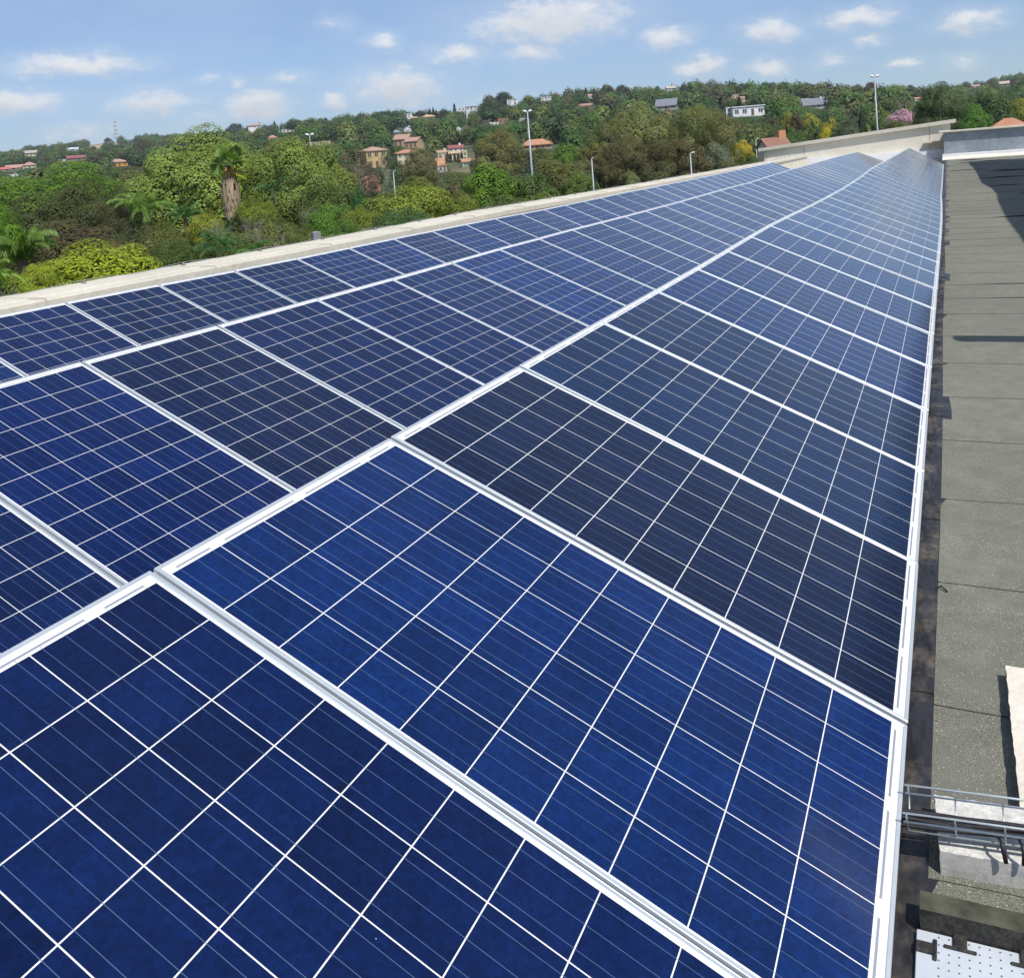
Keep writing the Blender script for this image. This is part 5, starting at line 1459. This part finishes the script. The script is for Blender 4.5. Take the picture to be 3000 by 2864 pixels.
# the wooded slope that fills the rest, read as one mass
rg = np.random.default_rng(99)
LOD = []
for s_, (lb_, nl, lf) in enumerate(((13, 1700, .062), (14, 1700, .062), (11, 1600, .066), (12, 1600, .066), (10, 1500, .066))):
    q, t_, _ = crown(400 + s_, lobes=lb_, leaves=nl, leaf=lf, zr=.9, lobe_r=(.3, .5), zmin=-.3, core=.12, spread=.55)
    LOD.append((q, t_, CR['n']))
LODF = []
for s_ in range(4):
    q, t_, _ = crown(420 + s_, lobes=9, leaves=330, leaf=.135, zr=.85, lobe_r=(.36, .55), zmin=-.2, core=.1, spread=.5)
    LODF.append((q, t_, CR['n']))
PAL = np.array([(.05, .08, .026), (.042, .07, .026), (.06, .09, .026), (.036, .058, .024), (.07, .1, .028), (.075, .08, .034), (.05, .075, .036), (.085, .095, .028), (.045, .085, .022), (.06, .058, .032), (.1, .115, .03), (.028, .046, .022), (.095, .085, .04), (.06, .105, .024)])
n = 13000
aw = rg.uniform(math.radians(-62), math.radians(14), n)
rw = 112 + (rg.random(n) ** .62) * 1750
X = rw * np.sin(aw); Y = rw * np.cos(aw)
Rr = np.interp(aw, _ra, _rr)
ok = rw < Rr * 1.04
X, Y, rw, aw = X[ok], Y[ok], rw[ok], aw[ok]
Z = terrain(X, Y)
W = rg.uniform(6, 11.5, len(X)) * np.where(rw < 260, .9, 1.05); Hh = W * rg.uniform(.75, 1.1, len(X))
far_left = (aw < math.radians(-37)) & (rw > 500)
order = np.argsort(rw)
quads, tints, nors = [], [], []
boxes = CLEAR
FIELD = [(255, 404, 400, 446), (180, 440, 330, 448), (120, 446, 300, 456)]
for i in order:
    P = np.array([X[i], Y[i], Z[i] + Hh[i]]); u, v, dz = project(P)
    if dz < 1: continue
    wp = W[i] / rw[i] * FPX; hp = Hh[i] / rw[i] * FPX
    x0, x1, y0, y1 = u - wp * .5, u + wp * .5, v, v + hp
    bad = False; top_y = v
    for (bx0, by0, bx1, by1, bd) in boxes:
        if u + wp * .36 < bx0 or u - wp * .36 > bx1: continue
        if abs(rw[i] - bd - 4) < 7: bad = True; break
        if rw[i] < bd and y1 > by0 and y0 < by1 - 2: top_y = max(top_y, by1 - 2)
    if top_y > v:                                               # kept low enough to leave the house behind it in view
        k_ = (y1 - top_y) / (y1 - v)
        if k_ < .2: bad = True
        else: Hh[i] *= k_; W[i] *= max(k_, .6)
    if not bad:
        for (bx0, by0, bx1, by1) in FIELD:
            if bx0 < u < bx1 and by0 < v + hp < by1 and rg.random() < .93: bad = True
    if bad: continue
    pool = LOD if rw[i] < 300 else LODF
    q, t_, nn_ = pool[rg.integers(len(pool))]
    a = rg.uniform(0, 6.28); c_, s_ = math.cos(a), math.sin(a)
    Rm = np.array([[c_, -s_, 0], [s_, c_, 0], [0, 0, 1]])
    quads.append((q.reshape(-1, 3) * np.array([W[i] / 2, W[i] / 2, Hh[i] / 2])) @ Rm.T + np.array([X[i], Y[i], Z[i] + Hh[i] * .5]))
    col = PAL[rg.integers(len(PAL))] * np.array([1.0, 1.1, 1.0]) * rg.uniform(1.1, 1.9)
    tints.append(t_ * col); nors.append(nn_ @ Rm.T)
me = quad_mesh('woodland', np.concatenate(quads).reshape(-1, 4, 3), np.concatenate(tints), (M['leaf_soft'],), np.concatenate(nors))
o = link('woodland', me, color=(1, 1, 1))
tag(o, 'dense green suburban woodland covering the whole hillside between the houses', 'woodland', kind='stuff')

# ------------------------------------------------------------------ the air: a faint even haze over the whole valley
hz = MB(); hz.box(-3300, -3300, -60, 3300, 3300, 260)
hm = bpy.data.materials.new('haze'); hm.use_nodes = True
ht = hm.node_tree; ht.nodes.clear()
pv = ht.nodes.new('ShaderNodeVolumePrincipled'); pv.inputs['Color'].default_value = (.8, .88, 1, 1); pv.inputs['Density'].default_value = .00013; pv.inputs['Anisotropy'].default_value = .2
hoo = ht.nodes.new('ShaderNodeOutputMaterial'); ht.links.new(pv.outputs[0], hoo.inputs['Volume'])
o = hz.build('haze', (hm,)); tag(o, kind='stuff')
